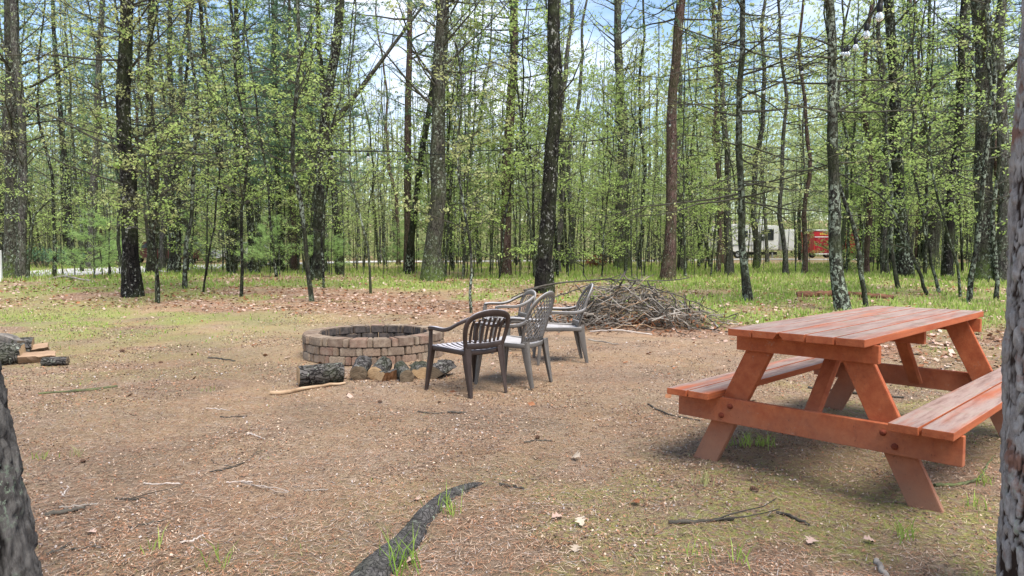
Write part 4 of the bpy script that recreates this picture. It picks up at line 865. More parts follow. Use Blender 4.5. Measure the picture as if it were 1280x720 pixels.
def chair(pos, face, lattice, mat, label, rz_extra=0, sc=1.0):
    e = empty('garden_chair', pos, label, 'chair', 'plastic chairs round the fire pit', face)
    e.scale = (sc, sc, sc)
    m = PLA[mat]; SZ = .385
    # seat: slats over a rim with a deep apron
    st = MB(); u = np.linspace(-1, 1, 15)
    def seatz(x, y): return SZ + .012 * (x / .22) - .022 * (1 - (y / .23) ** 2) * (1 - ((x) / .24) ** 2)
    xsn = np.linspace(-.20, .235, 12)
    if lattice:
        yy = np.linspace(-1, 1, 15); V = np.array([[(x, y * (.205 + .04 * (x + .2) / .43), seatz(x, y * .22)) for y in yy] for x in xsn]); st.grid(V); st.grid((V - [0, 0, .007])[:, ::-1])
    else:
        for j in range(9):
            y0 = -.19 + j * .0475
            V = np.array([(x, y0 * (1 + .16 * (x + .2) / .43), seatz(x, y0)) for x in xsn]); st.sweep(V, .036, .008, (0, 1, 0))
    for s in (1, -1): st.sweep(bez([(-.21, s * .205, SZ - .012), (0, s * .222, SZ - .008), (.235, s * .243, SZ - .004)], 5), .044, .014, (0, 0, 1))
    st.sweep(bez([(.235, -.245, SZ - .012), (.252, -.12, SZ - .018), (.256, 0, SZ - .02), (.252, .12, SZ - .018), (.235, .245, SZ - .012)], 5), .046, .014, (0, 0, 1))
    st.sweep(bez([(-.205, -.2, SZ - .012), (-.215, 0, SZ - .02), (-.205, .2, SZ - .012)], 6), .044, .014, (0, 0, 1))
    st.sweep(bez([(.232, -.243, SZ + .006), (.244, 0, SZ + .004), (.232, .243, SZ + .006)], 6), .04, .01, (1, 0, 0))
    st.build('seat', m, e)
    for s in (1, -1):
        f = MB(); f.sweep(bez([(.265, s * .268, 0), (.245, s * .258, .2), (.225, s * .248, SZ), (.215, s * .25, .50), (.205, s * .252, .548)], 6), np.interp(np.linspace(0, 1, 25), [0, .55, 1], [.030, .058, .042]), .024, (1, .25 * -s, 0)); 
        f.sweep(bez([(.262, s * .262, 0), (.238, s * .238, .2), (.215, s * .225, SZ - .01)], 8), np.linspace(.022, .05, 17), .012, (0, 1, 0)); f.build('leg', m, e)
        r = MB(); r.sweep(bez([(-.275, s * .195, 0), (-.235, s * .198, .2), (-.20, s * .20, SZ + .02)], 8), np.linspace(.034, .078, 17), .016, (1, 0, 0)); r.sweep(bez([(-.285, s * .188, 0), (-.25, s * .182, .2), (-.222, s * .172, SZ + .02)], 8), np.linspace(.028, .066, 17), .014, (0, 1, 0)); r.build('leg', m, e)
        a = MB()
        if lattice: ap_ = bez([(.218, s * .25, .545), (.205, s * .253, .563), (.14, s * .258, .570), (0, s * .262, .565), (-.13, s * .258, .565), (-.215, s * .243, .585), (-.25, s * .235, .61)], 5)
        else: ap_ = bez([(.218, s * .25, .545), (.205, s * .253, .560), (.14, s * .258, .566), (0, s * .262, .562), (-.10, s * .262, .580), (-.20, s * .250, .626), (-.275, s * .20, .668)], 5)
        a.sweep(ap_, np.interp(np.linspace(0, 1, len(ap_)), [0, .1, .5, 1], [.03, .055, .05, .034]), .016, (0, 1, .12 * s)); a.sweep(ap_ + np.array([0, s * .018, -.012]), .026, .012, (0, 0, 1)); a.build('armrest', m, e)
    zt = .845 if lattice else .705
    def bx(y, z): return -.205 - (z - SZ) * .34 + .045 * (abs(y) / .22) ** 2
    if lattice:
        def hw(z):
            t = (z - .40) / (zt - .40)
            return .235 * math.sqrt(max(0, 1 - (max(t - .52, 0) / .48) ** 2.2)) * (.80 + .2 * min(1, t / .42))
        zs = np.r_[np.linspace(.40, zt - .06, 12), zt - .03, zt - .012, zt - .002]
        ptsL = [(bx(hw(z), z), hw(z), z) for z in zs]; loop = ptsL + [(bx(0, zt), 0, zt)] + [(p[0], -p[1], p[2]) for p in ptsL[::-1]]
        loop = smooth_path(np.array(loop), 60)
        cen = np.array([-.28, 0, .63]); side = loop - cen; side[:, 0] = side[:, 2] * -.34
        fr = MB(); fr.sweep(loop, np.interp(np.linspace(0, 1, 60), [0, .25, .5, .75, 1], [.034, .036, .05, .036, .034]), .020, side); fr.sweep([(bx(.2, .42), -.19, .42), (bx(.1, .42) - .004, 0, .42), (bx(.2, .42), .19, .42)], .05, .018, (0, 0, 1)); fr.build('back_frame', m, e)
        la = MB()
        for sg in (1, -1):
            for c in np.arange(-.62, .63, .052):
                P = []
                for z in np.linspace(.425, zt - .01, 26):
                    y = c + sg * (z - .62) * .75
                    if abs(y) < hw(z) - .004: P.append((bx(y, z) + .003 * sg, y, z))
                if len(P) > 2: la.sweep(interp_path(P, 9), .0125, .008, (0, 1, -.75 * sg))
        la.build('lattice', m, e)
    else:
        P = bez([(-.215, .195, .40), (-.245, .222, .53), (-.275, .218, .628), (-.305, .155, .684), (-.32, 0, zt), (-.305, -.155, .684), (-.275, -.218, .628), (-.245, -.222, .53), (-.215, -.195, .40)], 6)
        fr = MB(); cen = np.array([-.27, 0, .56]); side = P - cen; side[:, 0] = side[:, 2] * -.34
        fr.sweep(P, np.interp(np.linspace(0, 1, len(P)), [0, .3, .5, .7, 1], [.036, .052, .066, .052, .036]), .020, side); fr.sweep([(-.215, -.19, .425), (-.232, 0, .42), (-.215, .19, .425)], .055, .018, (0, 0, 1)); fr.build('back_frame', m, e)
        for j in range(7):
            y = -.150 + j * .05; y1 = y * 1.08; z1 = .668 - abs(y1) * .12; sl_ = MB(); sl_.sweep(bez([(-.226 + .03 * (y / .2) ** 2, y, .425), (-.262 + .03 * (y / .2) ** 2, y * 1.05, .56), (-.312 + .03 * (y / .2) ** 2, y1, z1)], 4), .027, .009, (0, 1, 0)); sl_.build('back_slat', m, e)
    return e
chair((-.38, 6.19, 0), math.atan2(.26, -.225), False, 'brown', 'dark brown slat-backed garden chair nearest the camera, left of the group')
chair((-.06, 8.72, 0), math.atan2(-.30, -.95), False, 'grey', 'grey-brown slat-backed garden chair farthest back, facing the pit')
chair((.03, 6.58, 0), math.atan2(.40, -.72), True, 'grey', 'lattice-backed garden chair in the middle, its back to the camera')
chair((.53, 7.86, 0), math.atan2(-.06, -1), True, 'grey', 'lattice-backed garden chair at the right facing left, seen side-on')

# ------------------------------------------------------------------ brush pile
STK = plain('dead grey branch', (.12, .10, .085), (.38, .34, .29), 6, (1, 1, 1), bmp=.3); STD = plain('dark branch', (.025, .022, .018), (.10, .088, .07), 9, bmp=.3)
STT = plain('tan branch', (.22, .14, .08), (.44, .31, .2), 7, bmp=.3); STG = plain('mossy green stick', (.045, .04, .03), (.14, .17, .06), 8, bmp=.3); STW = plain('bleached twig', (.30, .25, .21), (.50, .43, .38), 8, bmp=.2)
g = np.random.default_rng(12); bp = MB(); pc = G(790, 414); pc[1] += .7
for i in range(900):
    u = g.normal(0, .55); v_ = g.normal(0, .42); cx_ = pc[0] - .08 + u * .92 + (.35 if u > 0 else 0) * abs(g.normal()); cy_ = pc[1] + v_ * .8
    hmax = .58 * math.exp(-((cx_ - pc[0] + .05) / .72) ** 2 - ((cy_ - pc[1]) / .55) ** 2) + .20 * math.exp(-((cx_ - pc[0] - .7) / 1.2) ** 2)
    z0 = g.uniform(0, 1) ** .7 * hmax; Ln = g.uniform(.25, 1.0); az = g.normal(0, 1.0) + (math.pi if g.uniform() < .5 else 0); el = g.normal(0, .38) - .45 * np.sign(math.cos(az)) * np.clip((cx_ - pc[0]) / .8, -1, 1) * g.uniform(0, 1)
    d = np.array([math.cos(az) * math.cos(el), math.sin(az) * math.cos(el), math.sin(el)]); s_ = np.linspace(-.5, .5, 5)[:, None]
    P = np.array([cx_, cy_, z0 + .03]) + d * Ln * s_ + g.normal(0, .05 * Ln, (5, 3)); P[:, 2] = np.maximum(P[:, 2], gz(P[:, 0], P[:, 1]) + .01)
    r_ = abs(g.normal(0, .005)) + .0028; bp.tube(P, np.linspace(r_, r_ * .5, 5), 4, cap=False, m=int(g.choice(3, p=[.55, .33, .12])))
lf_ = np.stack([pc[0] + g.normal(0, .6, 900), pc[1] + g.normal(0, .4, 900), g.uniform(0, .25, 900)], 1); leaves(bp, lf_, .05, 1, .02, .8, m=3, g=g)
RUST = leafmat('dead oak leaf', (.17, .06, .025), (.38, .17, .08), .2, 9, c3=(.44, .30, .21))
tag(bp.build('brush_pile', [STK, STD, STT, RUST]), 'heap of tangled grey dead branches behind the chairs', 'brush pile', kind='stuff')
def branch(pts, r0, r1, mat, label, name='fallen_branch', cat='branch', grp='loose sticks and branches', sub=0, seed=0, n=16, wob=.01):
    g = np.random.default_rng(seed); P = smooth_path(np.array(pts), n); P[1:-1] += g.normal(0, wob, (n - 2, 3)) * [1, 1, .5]; o = P[0].copy(); mb = MB(); mb.tube(P - o, np.linspace(r0, r1, n) * (1 + g.normal(0, .08, n)), 7)
    if not sub: return tag(mb.build(name, mat, loc=o), label, cat, grp)
    e = empty(name, o, label, cat, grp); mb.build('stem', mat, e)
    for j in range(sub):
        i = int(g.integers(3, n - 2)); d = g.normal(0, 1, 3) * [1, .7, .6] + (P[-1] - P[0]) / np.linalg.norm(P[-1] - P[0]) * .8; d[2] = abs(d[2]) * .5; d /= np.linalg.norm(d); ln = g.uniform(.15, .45)
        q = MB(); q.tube((P[i] - o) + np.outer(np.linspace(0, ln, 5), d) + g.normal(0, .01, (5, 3)) * np.linspace(0, 1, 5)[:, None], np.linspace(r0 * .4, .002, 5), 5); q.build('side_twig', mat, e)
    return e
yb = pc[1]
branch([W(655, 363, yb - .6), W(700, 353, yb - .3), W(760, 349, yb), W(830, 352, yb), W(862, 347, yb)], .016, .008, STD, 'long dark branch lying level across the top of the brush pile', sub=5, seed=1)
branch([W(785, 352, yb - .1), W(815, 360, yb), W(850, 370, yb - .1), W(880, 383, yb - .3), W(897, 391, yb - .5)], .013, .006, STD, 'dark branch arching down to the right off the brush pile', sub=3, seed=2)
branch([W(690, 372, yb - .5), W(720, 362, yb - .3), W(745, 353, yb)], .012, .006, STD, 'dark branch sloping up right behind the side-on chair', sub=2, seed=3)
branch([W(780, 358, yb - .4), W(800, 374, yb - .5), W(825, 392, yb - .7)], .010, .008, STK, 'pale branch running down the middle of the brush pile', seed=4)
branch([G(738, 419) + [0, 0, .05], W(775, 412, 9.9), G(815, 421) + [0, 0, .03]], .014, .010, STW, 'bleached branch along the front foot of the brush pile', seed=5)
branch([G(842, 408), G(880, 412) + [0, 0, .02], G(915, 418) + [0, 0, .02]], .016, .008, STD, 'dark branch reaching from the pile towards the table top', sub=3, seed=6)
branch([W(735, 424, 9.4), G(770, 430), G(800, 433)], .010, .006, STK, 'thin grey stick on the ground in front of the brush pile', seed=7)
branch([W(640, 372, yb - 1.4) , W(662, 362, yb - 1), W(690, 358, yb - .6)], .009, .004, STD, 'thin twig reaching left from the pile past the black spotted tree', seed=8)

# loose sticks on the clearing floor
def gs(px, py, up=.008): p = G(px, py); return np.array([p[0], p[1], float(gz(p[0], p[1])) + up])
STICKS = [
 ([(338, 492), (350, 493), (378, 486), (403, 482), (432, 480)], .020, .012, STT, 'long tan peeled stick lying before the largest log'),
 ([(48, 495), (80, 491), (110, 488), (147, 484)], .009, .016, STG, 'long mossy green stick on the left side of the clearing'),
 ([(180, 601), (200, 602), (225, 604)], .006, .004, STW, 'pale bare twig left of centre, midway down the clearing'),
 ([(76, 615), (78, 622), (84, 608)], .005, .004, STW, 'short pale hooked twig right of the left foreground trunk'),
 ([(56, 645), (80, 642), (106, 637)], .012, .008, STD, 'dark mossy stick near the left foreground trunk'),
 ([(74, 635), (98, 632), (122, 628)], .006, .005, STK, 'thin grey twig just above the dark mossy stick'),
 ([(160, 665), (182, 660), (206, 655)], .005, .004, STD, 'thin dark twig left of the bleached curved twig, bottom left'),
 ([(225, 682), (240, 678), (254, 671)], .006, .004, STW, 'bleached curved twig near the bottom left'),
 ([(58, 697), (75, 692), (90, 685)], .007, .005, STD, 'dark short twig at the foot of the left foreground trunk'),
 ([(90, 693), (108, 692), (126, 690)], .005, .004, STD, 'straight dark twig second at the foot of the left foreground trunk'),
 ([(145, 622), (160, 626), (174, 625)], .006, .004, STD, 'dark forked twig left of centre near the pale bare twig'),
 ([(262, 588), (285, 584), (305, 577)], .006, .004, STD, 'dark bent twig with a knob, left of centre'),
 ([(283, 604), (300, 604), (316, 605)], .005, .004, STW, 'pale thin twig right of the dark bent twig'),
 ([(275, 520), (290, 521), (309, 520)], .006, .004, STD, 'dark twig on the open ground left of the chairs'),
 ([(258, 511), (272, 512), (287, 513)], .005, .004, STW, 'pale twig on the open ground left of the chairs'),
 ([(260, 449), (275, 450), (294, 453)], .010, .007, STD, 'dark stick on the bare ground left of the fire pit'),
 ([(312, 543), (322, 546), (331, 549)], .006, .004, STW, 'short bleached twig midway between fire pit and foreground'),
 ([(522, 515), (538, 516), (556, 515)], .006, .005, STD, 'dark twig lying below the nearest slatted chair'),
 ([(560, 514), (570, 516), (582, 515)], .010, .006, STD, 'stubby dark bark stick right below the nearest slatted chair'),
 ([(810, 506), (822, 513), (838, 522), (875, 527)], .008, .005, STD, 'long dark twig curving toward the table left leg'),
 ([(836, 656), (860, 656), (885, 653), (917, 650)], .010, .006, STD, 'dark crooked stick in front of the picnic table'),
 ([(970, 644), (990, 648), (1012, 656)], .008, .006, STD, 'slanting dark stick between the table legs and camera'),
 ([(1168, 612), (1195, 609), (1225, 602)], .010, .008, STG, 'pale green stick on the moss right of the near table leg'),
 ([(1225, 600), (1233, 585), (1240, 572)], .006, .005, STG, 'thin forked green stick standing off the pale green stick'),
 ([(1096, 700), (1102, 711), (1108, 722)], .012, .010, STK, 'grey stick stub at the bottom edge under the table'),
 ([(380, 613), (395, 613), (410, 612)], .005, .004, STK, 'thin grey twig at left centre of the floor'),
 ([(625, 605), (640, 608), (655, 611)], .008, .005, STD, 'small dark mossy twig right of the exposed root tip'),
 ([(655, 556), (672, 552), (690, 552)], .006, .004, STD, 'small dark twig on the open ground right of centre'),
 ([(1010, 486), (1045, 490), (1080, 494), (1130, 498)], .012, .008, STD, 'dark branch lying under the far end of the picnic table'),
 ([(522, 646), (538, 641), (556, 637)], .008, .005, STK, 'grey stick lying against the exposed root'),
]
for i, (px, a, b_, mt, lab) in enumerate(STICKS):
    branch([gs(*p, up=a * .8) for p in px], a, b_, mt, lab, name='stick', cat='stick', seed=60 + i, n=12, wob=.004, sub=(2 if 'forked' in lab or 'crooked' in lab or 'bent' in lab else 0))
rl = [G(996, 371) + [0, 0, .03], G(1020, 371) + [0, 0, .05], G(1045, 370) + [0, 0, .05], G(1075, 372) + [0, 0, .05], G(1120, 374) + [0, 0, .02]]
branch(rl, .085, .05, plain('rotten log', (.06, .03, .02), (.24, .11, .06), 9, bmp=1, bd=.02), 'rotten reddish fallen log lying behind the picnic table', name='fallen_log', cat='log', grp=None, seed=99, n=20, wob=.02, sub=3)
fl = [G(60, 350), G(80, 349) + [0, 0, .1], G(95, 351) + [0, 0, .06], G(120, 352)]
branch(fl, .04, .02, STK, 'fallen grey limb lying among the trunks at far left', seed=98, n=14)

# exposed root
rt = [gs(450, 738, -.03), gs(470, 712, -.004), gs(495, 692, -.004), gs(513, 672, .002), gs(530, 648, .0), gs(556, 625, -.004), gs(585, 611, .0), gs(606, 602, -.01), gs(620, 600, -.04)]
P = smooth_path(np.array(rt), 46); wv_ = np.interp(np.linspace(0, 1, 46), [0, .15, .3, .5, .7, .86, 1], [.074, .068, .056, .05, .05, .034, .008]); g = np.random.default_rng(3)
rm = MB(); k = 44; th = np.arange(k) * 2 * np.pi / k; T = np.gradient(P, axis=0); T /= np.linalg.norm(T, axis=1, keepdims=True); S = np.cross(T, [0, 0, 1.]); S /= np.linalg.norm(S, axis=1, keepdims=True)
lob = 1 + .10 * np.sin(th[None] * 3 + np.linspace(0, 5, 46)[:, None]) + .05 * np.sin(th[None] * 7 + np.linspace(0, 19, 46)[:, None]) + .05 * np.sin(th[None] * 13 + np.linspace(0, 7, 46)[:, None]) * np.sin(np.linspace(0, 31, 46)[:, None] + th[None] * 2) + .03 * np.sin(th[None] * 19 + 3 * np.sin(np.linspace(0, 40, 46)[:, None])) + g.normal(0, .022, (46, k))
V = P[:, None] + S[:, None] * (np.cos(th)[None] * wv_[:, None] * lob)[..., None] + np.array([0, 0, 1.])[None, None] * (np.sin(th)[None] * wv_[:, None] * .72 * lob)[..., None]
rm.grid(V - P[20], wrap=True); tag(rm.build('tree_root', bark('root bark', (.03, .028, .026), (.13, .12, .115), crack=0, sc=40, lichen=.2, bd=.015, st=(.6, .6, 1)), loc=P[20]), 'thick dark exposed root snaking out of the needle litter in the foreground', 'root')

branch([gs(548, 633, .0), gs(528, 652, .006), gs(512, 664, .004), gs(500, 668, -.01)], .014, .005, STD, 'thin side rootlet running beside the exposed root', name='rootlet', cat='root', grp=None, seed=44, n=12, wob=.003)
# ------------------------------------------------------------------ foreground trunks with real bark relief
def rough_trunk(name, pts, radii, mat, label, seed, plate, amp, k=150, n=430):
    P = smooth_path(np.array(pts), n); r = np.interp(np.linspace(0, 1, n), np.linspace(0, 1, len(radii)), radii); th = np.arange(k) * 2 * np.pi / k
    A, Zg = np.meshgrid(th, np.linspace(0, 1, n)); Zg = P[:, 2][:, None] * np.ones((1, k))
    D = np.zeros((n, k)); rad = radii[1]
    for i in range(n):
        z = P[i, 2]
        for j in range(k):
            c, s_ = math.cos(th[j]), math.sin(th[j]); v = Vector((c * rad * plate[0], s_ * rad * plate[0], z * plate[1] + seed))
            wob = mnoise.noise_vector(v * .9) * .7 + mnoise.noise_vector(v * 3.3) * .22; d = mnoise.voronoi(v + wob)[0]; e_ = min(1, (d[1] - d[0]) * 5.5); e_ = e_ * (1 + .55 * (mnoise.cell(Vector(mnoise.voronoi(v + wob)[1][0]) * 9.7) - .3))
            D[i, j] = (e_ - 1) * amp + (mnoise.noise(v * 3.1) * .35 + mnoise.noise(v * 8) * .22) * amp + mnoise.noise(Vector((c * 2, s_ * 2, z * 1.3 + seed))) * amp * .8
    rr = r[:, None] + D; V = P[:, None] + np.stack([np.cos(A) * rr, np.sin(A) * rr, np.zeros_like(rr)], -1)
    o = P[0].copy(); mb = MB(); mb.grid(V - o, wrap=True); e = empty(name, o, label, 'tree'); me = mb.mesh('trunk', mat)
    at = me.attributes.new('cavity', 'FLOAT', 'POINT'); at.data.foreach_set('value', np.clip(1 + D / amp, 0, 1.3).astype(np.float32).ravel()); link('trunk', me, e)
    return e, P, r
def platebark(name, deep, mid, lite, red, lichen):
    m, nt, b = newmat(name, .9, .15); v, t = coords(nt, (1, 1, .35), rand=False); v2, _ = coords(nt, rand=False)
    n = noise(nt, v, 34, 9, .78); r = ramp(nt, [(.34, mid), (.60, lite)]); nt.links.new(n, r.inputs[0]); col = r.outputs[0]
    if red: col = mixc(nt, thr(nt, noise(nt, v2, 7, 4, .6), .56, .64), col, red)
    if lichen: col = mixc(nt, mul(nt, thr(nt, noise(nt, v2, 30, 5, .7), .54, .60), thr(nt, noise(nt, v2, 4, 2), .54, .64)), col, lichen)
    col = mixc(nt, thr(nt, attr(nt, 'cavity'), .45, .08), col, deep)      # darker colour towards the bottom of the furrows
    nt.links.new(col, b.inputs['Base Color']); bump(nt, b, n, 1.0, .012); return m
c0 = [1.835, 2.28, -.05]
e, P, r = rough_trunk('pine_tree', [c0, [1.830, 2.28, .25], [1.824, 2.28, .8], [1.815, 2.28, 1.3], [1.822, 2.28, 1.75], [1.85, 2.3, 2.4], [2.01, 2.35, 3.6], [2.05, 2.4, 5.0]], [.205, .196, .192, .188, .185, .178, .165, .155], platebark('flaky pine bark', (.04, .026, .02), (.19, .165, .15), (.46, .43, .40), (.27, .15, .11), (.30, .33, .26)), 'rough grey-brown pine trunk with flaking plates at the right edge, nearest of all', 3.3, (26, 9), .012)
top = P[-1]; tp = MB(); tp.tube([(top - P[0]) , (top - P[0]) + [.1, .05, 4], (top - P[0]) + [.2, .1, 9]], [.15, .11, .03], 12); tp.build('upper_trunk', BK['grey'], e)
e, P, r = rough_trunk('hardwood_tree', [[-1.63, 2.05, -.05], [-1.64, 2.05, .15], [-1.66, 2.05, .45], [-1.70, 2.05, .85], [-1.76, 2.05, 1.3], [-1.92, 2.05, 2.1], [-2.2, 2.05, 3.5], [-2.5, 2.1, 5.0]], [.235, .185, .17, .165, .162, .155, .14, .13], platebark('furrowed dark bark', (.008, .007, .006), (.03, .026, .024), (.14, .13, .12), None, (.21, .26, .19)), 'dark furrowed trunk with pale green lichen at the bottom left corner', 8.1, (30, 6), .017)
top = P[-1]; tp = MB(); tp.tube([(top - P[0]) , (top - P[0]) + [-.3, .05, 4], (top - P[0]) + [-.5, .1, 8]], [.13, .09, .03], 12); tp.build('upper_trunk', BK['dark'], e)

# ------------------------------------------------------------------ string of lights
DD = {k_: DEP[i] for i, (nm, lab, *_) in enumerate(TREES) for k_ in [lab]}
def dep(sub): return [v for k_, v in DD.items() if sub in k_][0] - .28
d1053, d835, d690, d545, d400, d165 = dep('light string hangs from'), dep('straight red pine'), dep('black trunk with'), dep('big straight tree'), dep('big leaning'), dep('near black tree')
cable = [(1150, -170, 3.6), (1120, -60, 4.4), (1100, 0, 5.0), (1086, 22, 5.7), (1072, 42, 7.0), (1060, 56, 9.0), (1047, 61, d1053), (1003, 82, 13.5), (955, 108, 16), (907, 128, 18), (871, 144, 19.4), (843, 150, d835), (802, 163, 18.8), (772, 170, 17.5), (741, 176, 16.3), (694, 177, d690), (663, 182, d690 + 2), (629, 187, 19), (591, 189, 20.5), (551, 193, d545), (508, 190, d545 - .2), (460, 189, d400 - .8), (415, 188, d400 - .3), (362, 185, 21), (302, 178, 19.5), (242, 167, 17.5), (198, 160, 16), (163, 155, d165)]
CP = np.array([W(a_, b_, c_) for a_, b_, c_ in cable]); ST = empty('string_lights', CP[6], 'string of clear round bulbs on black cable swagged from tree to tree', 'string lights')
cb = MB(); full_ = bez(CP, 6) - CP[6]; cb.tube(full_, np.interp(np.arange(len(full_)), [0, 30, 42, 160], [.008, .008, .010, .014]), 6); BLKC = plain('black cable', (.008, .008, .008), (.02, .02, .02), 8, bmp=0, rough=.5); cb.build('cable', BLKC, ST)
BG_, nt, b = newmat('clear bulb glass', .06, .5); b.inputs['Base Color'].default_value = (.93, .95, .97, 1); b.inputs['Transmission Weight'].default_value = .78; b.inputs['Roughness'].default_value = .05; b.inputs['IOR'].default_value = 1.25
sk = MB(); sk.tube([(0, 0, 0), (0, 0, -.03)], [.0035, .0035], 6, cap=False); sk.tube([(0, 0, -.025), (0, 0, -.034), (0, 0, -.076), (0, 0, -.086)], [.012, .0205, .0215, .018], 12); skm = sk.mesh('socket', BLKC)
bl = MB(); prof = [(0, -.083), (.013, -.084), (.017, -.092), (.025, -.104), (.0295, -.120), (.027, -.136), (.017, -.149), (.004, -.154)]; th = np.arange(14) * 2 * np.pi / 14
bl.grid(np.array([[(r_ * math.cos(t), r_ * math.sin(t), z) for t in th] for r_, z in prof]), wrap=True); blm = bl.mesh('bulb', BG_)
bulbs = [(1100, 8, 5.0), (1089, 32, 5.8), (1071, 52, 7.2), (1062, 60, 8.8), (1046, 68, 10.5), (1041, 72, 11.8), (1003, 84, 13.5), (955, 109, 16), (907, 129, 18), (871, 145, 19.4), (832, 154, d835 - .1), (802, 164, 18.8), (778, 170, 17.7), (741, 177, 16.3), (716, 178, 15.6), (693, 178, d690 - .1), (663, 183, d690 + 2), (629, 188, 19), (591, 190, 20.5), (551, 193, d545 - .1), (508, 191, d545 - .2), (460, 190, d400 - .8), (415, 189, d400 - .3), (362, 186, 21), (302, 178, 19.5), (242, 168, 17.5), (198, 161, 16), (174, 157, 15.5)]
fullw = full_ + CP[6]
for i, (a_, b_, c_) in enumerate(bulbs):
    p = W(a_, b_, c_); j = np.argmin(np.linalg.norm(fullw - p, axis=1)); p = fullw[j] * .0 + np.array([p[0], p[1], p[2]]); sc_ = .95 if c_ < 12 else 1.1
    # drop from the nearest point of the cable
    o = link('socket', skm, ST, tuple(fullw[j] - CP[6])); o.scale = (sc_,) * 3; l = link('bulb', blm, o)

# ------------------------------------------------------------------ ground cover
def scatter(n, xr, yr, dens, g):
    """random ground points thinned by a density function, more of them close by"""
    y = yr[0] + (yr[1] - yr[0]) * g.uniform(0, 1, n) ** 1.5; x = g.uniform(-1, 1, n) * (y * .80 + .5)
    keep = g.uniform(0, 1, n) < dens(x, y); x, y = x[keep], y[keep]
    return np.stack([x, y, gz(x, y)], 1)
g = np.random.default_rng(21)
NT = [plain('pale needle', (.42, .30, .21), (.58, .44, .33), 4, bmp=0), plain('rust needle', (.26, .125, .07), (.38, .20, .115), 4, bmp=0), plain('brown needle', (.06, .04, .03), (.15, .095, .065), 4, bmp=0), plain('grey bit', (.30, .26, .24), (.46, .40, .37), 4, bmp=0)]
P = scatter(230000, None, (1.9, 9.5), lambda x, y: .75 * np.ones_like(x) * (1 - .5 * mossf(x, y)), g); N = len(P)
az = g.uniform(0, np.pi, N) ; d = np.stack([np.cos(az), np.sin(az), g.normal(0, .12, N)], 1); s = np.stack([-np.sin(az), np.cos(az), np.zeros(N)], 1); ln = g.uniform(.02, .075, N)[:, None]; wd = g.uniform(.0007, .0015, N)[:, None] * (1 + P[:, 1:2] * .06)
P[:, 2] += g.uniform(.001, .012, N); V = np.stack([P - d * ln / 2 - s * wd, P - d * ln / 2 + s * wd, P + d * ln / 2], 1); nb = MB(); nb.add(V.reshape(-1, 3), t=np.arange(N * 3).reshape(-1, 3), m=g.choice(4, N, p=[.22, .42, .30, .06]))
tag(nb.build('pine_needle_litter', NT, smooth=False), 'fallen pine needles strewn over the clearing floor', 'needles', kind='stuff')
P = scatter(150000, None, (1.9, 15), lambda x, y: .15 + .85 * sm(fbm(x, y, .7, 55), .42, .62), g); P[:, 2] += .006; db = MB(); leaves(db, P, (.007 + .0017 * P[:, 1])[:, None].ravel(), 1, .002, .45, g=g)
db.qm = [g.choice(4, len(P), p=[.13, .22, .58, .07])]
tag(db.build('bark_crumbs', NT, smooth=False), 'bark crumbs, bud scales and leaf bits on the bare ground', 'debris', kind='stuff')
LFD = [RUST, plain('pinkish dead leaf', (.34, .22, .17), (.52, .38, .31), 6, bmp=0), plain('brown dead leaf', (.14, .075, .045), (.27, .16, .10), 6, bmp=0), plain('bleached leaf', (.30, .24, .18), (.44, .36, .28), 6, bmp=0)]
P = scatter(60000, None, (5.5, 26), lambda x, y: leaff(x, y) * .8 * (.35 + .65 * sm(fbm(x, y, .5, 77), .35, .6)) + .004 + .32 * sm(y, 13, 17), g); P[:, 2] += g.uniform(.005, .035, len(P)); N = len(P)
lb = MB(); leaves(lb, P, .075, 1, .004, .38, g=g); lb.qm = [g.choice(4, N, p=[.26, .36, .32, .06])]
tag(lb.build('leaf_litter', LFD, smooth=False), 'carpet of dead oak leaves along the woodland edge', 'leaves', kind='stuff')
def blades(P, h, wd, mb, lean=.35, m=0):
    N = len(P); az = g.uniform(0, 2 * np.pi, N); s = np.stack([np.cos(az), np.sin(az), np.zeros(N)], 1) * wd; a2 = g.uniform(0, 2 * np.pi, N); hh = h * g.uniform(.5, 1.3, N)
    t = np.stack([np.cos(a2) * lean * hh, np.sin(a2) * lean * hh, hh], 1); md = t * [.35, .35, .6]
    V = np.stack([P - s, P + s, P + md + s * .7, P + md - s * .7, P + t], 1); i = np.arange(N)[:, None] * 5
    mb.add(V.reshape(-1, 3), np.concatenate([i, i + 1, i + 2, i + 3], 1), np.concatenate([i + 3, i + 2, i + 4], 1), m=m)
GR = [leafmat('bright grass', (.20, .33, .05), (.40, .50, .12), .4, 3), leafmat('dull grass', (.28, .30, .11), (.46, .42, .20), .35, 3)]
gb2 = MB(); P = scatter(190000, None, (6.0, 42), lambda x, y: grassf(x, y) ** 1.5 * (.4 + .35 * sm(x, -2, 4)) * (.35 + .65 * sm(fbm(x, y, .8, 91), .38, .6)), g); blades(P, (.05 + .0035 * P[:, 1]) * (.45 + .55 * sm(P[:, 1] - edge(P[:, 0]), 1, 6)), .004 + .0005 * P[:, 1:2], gb2, .4); gb2.qm = [g.choice(2, len(P), p=[.65, .35])]; gb2.tm = [gb2.qm[0]]
P = scatter(26000, None, (2.2, 11), lambda x, y: np.clip(mossf(x, y) * .5 + .4 * grassf(x, y), 0, 1), g); n0 = len(P); blades(P, .018 * np.ones(n0), .0016 * np.ones((n0, 1)), gb2, .8); ch = g.choice(2, n0, p=[.2, .8]); gb2.qm.append(ch); gb2.tm.append(ch)
gb2.qm = gb2.qm[:1] + gb2.qm[-1:]; gb2.tm = gb2.tm[:1] + gb2.tm[-1:]
tag(gb2.build('grass', GR, smooth=False), 'fresh green grass growing under the trees at the clearing edge', 'grass', kind='stuff')
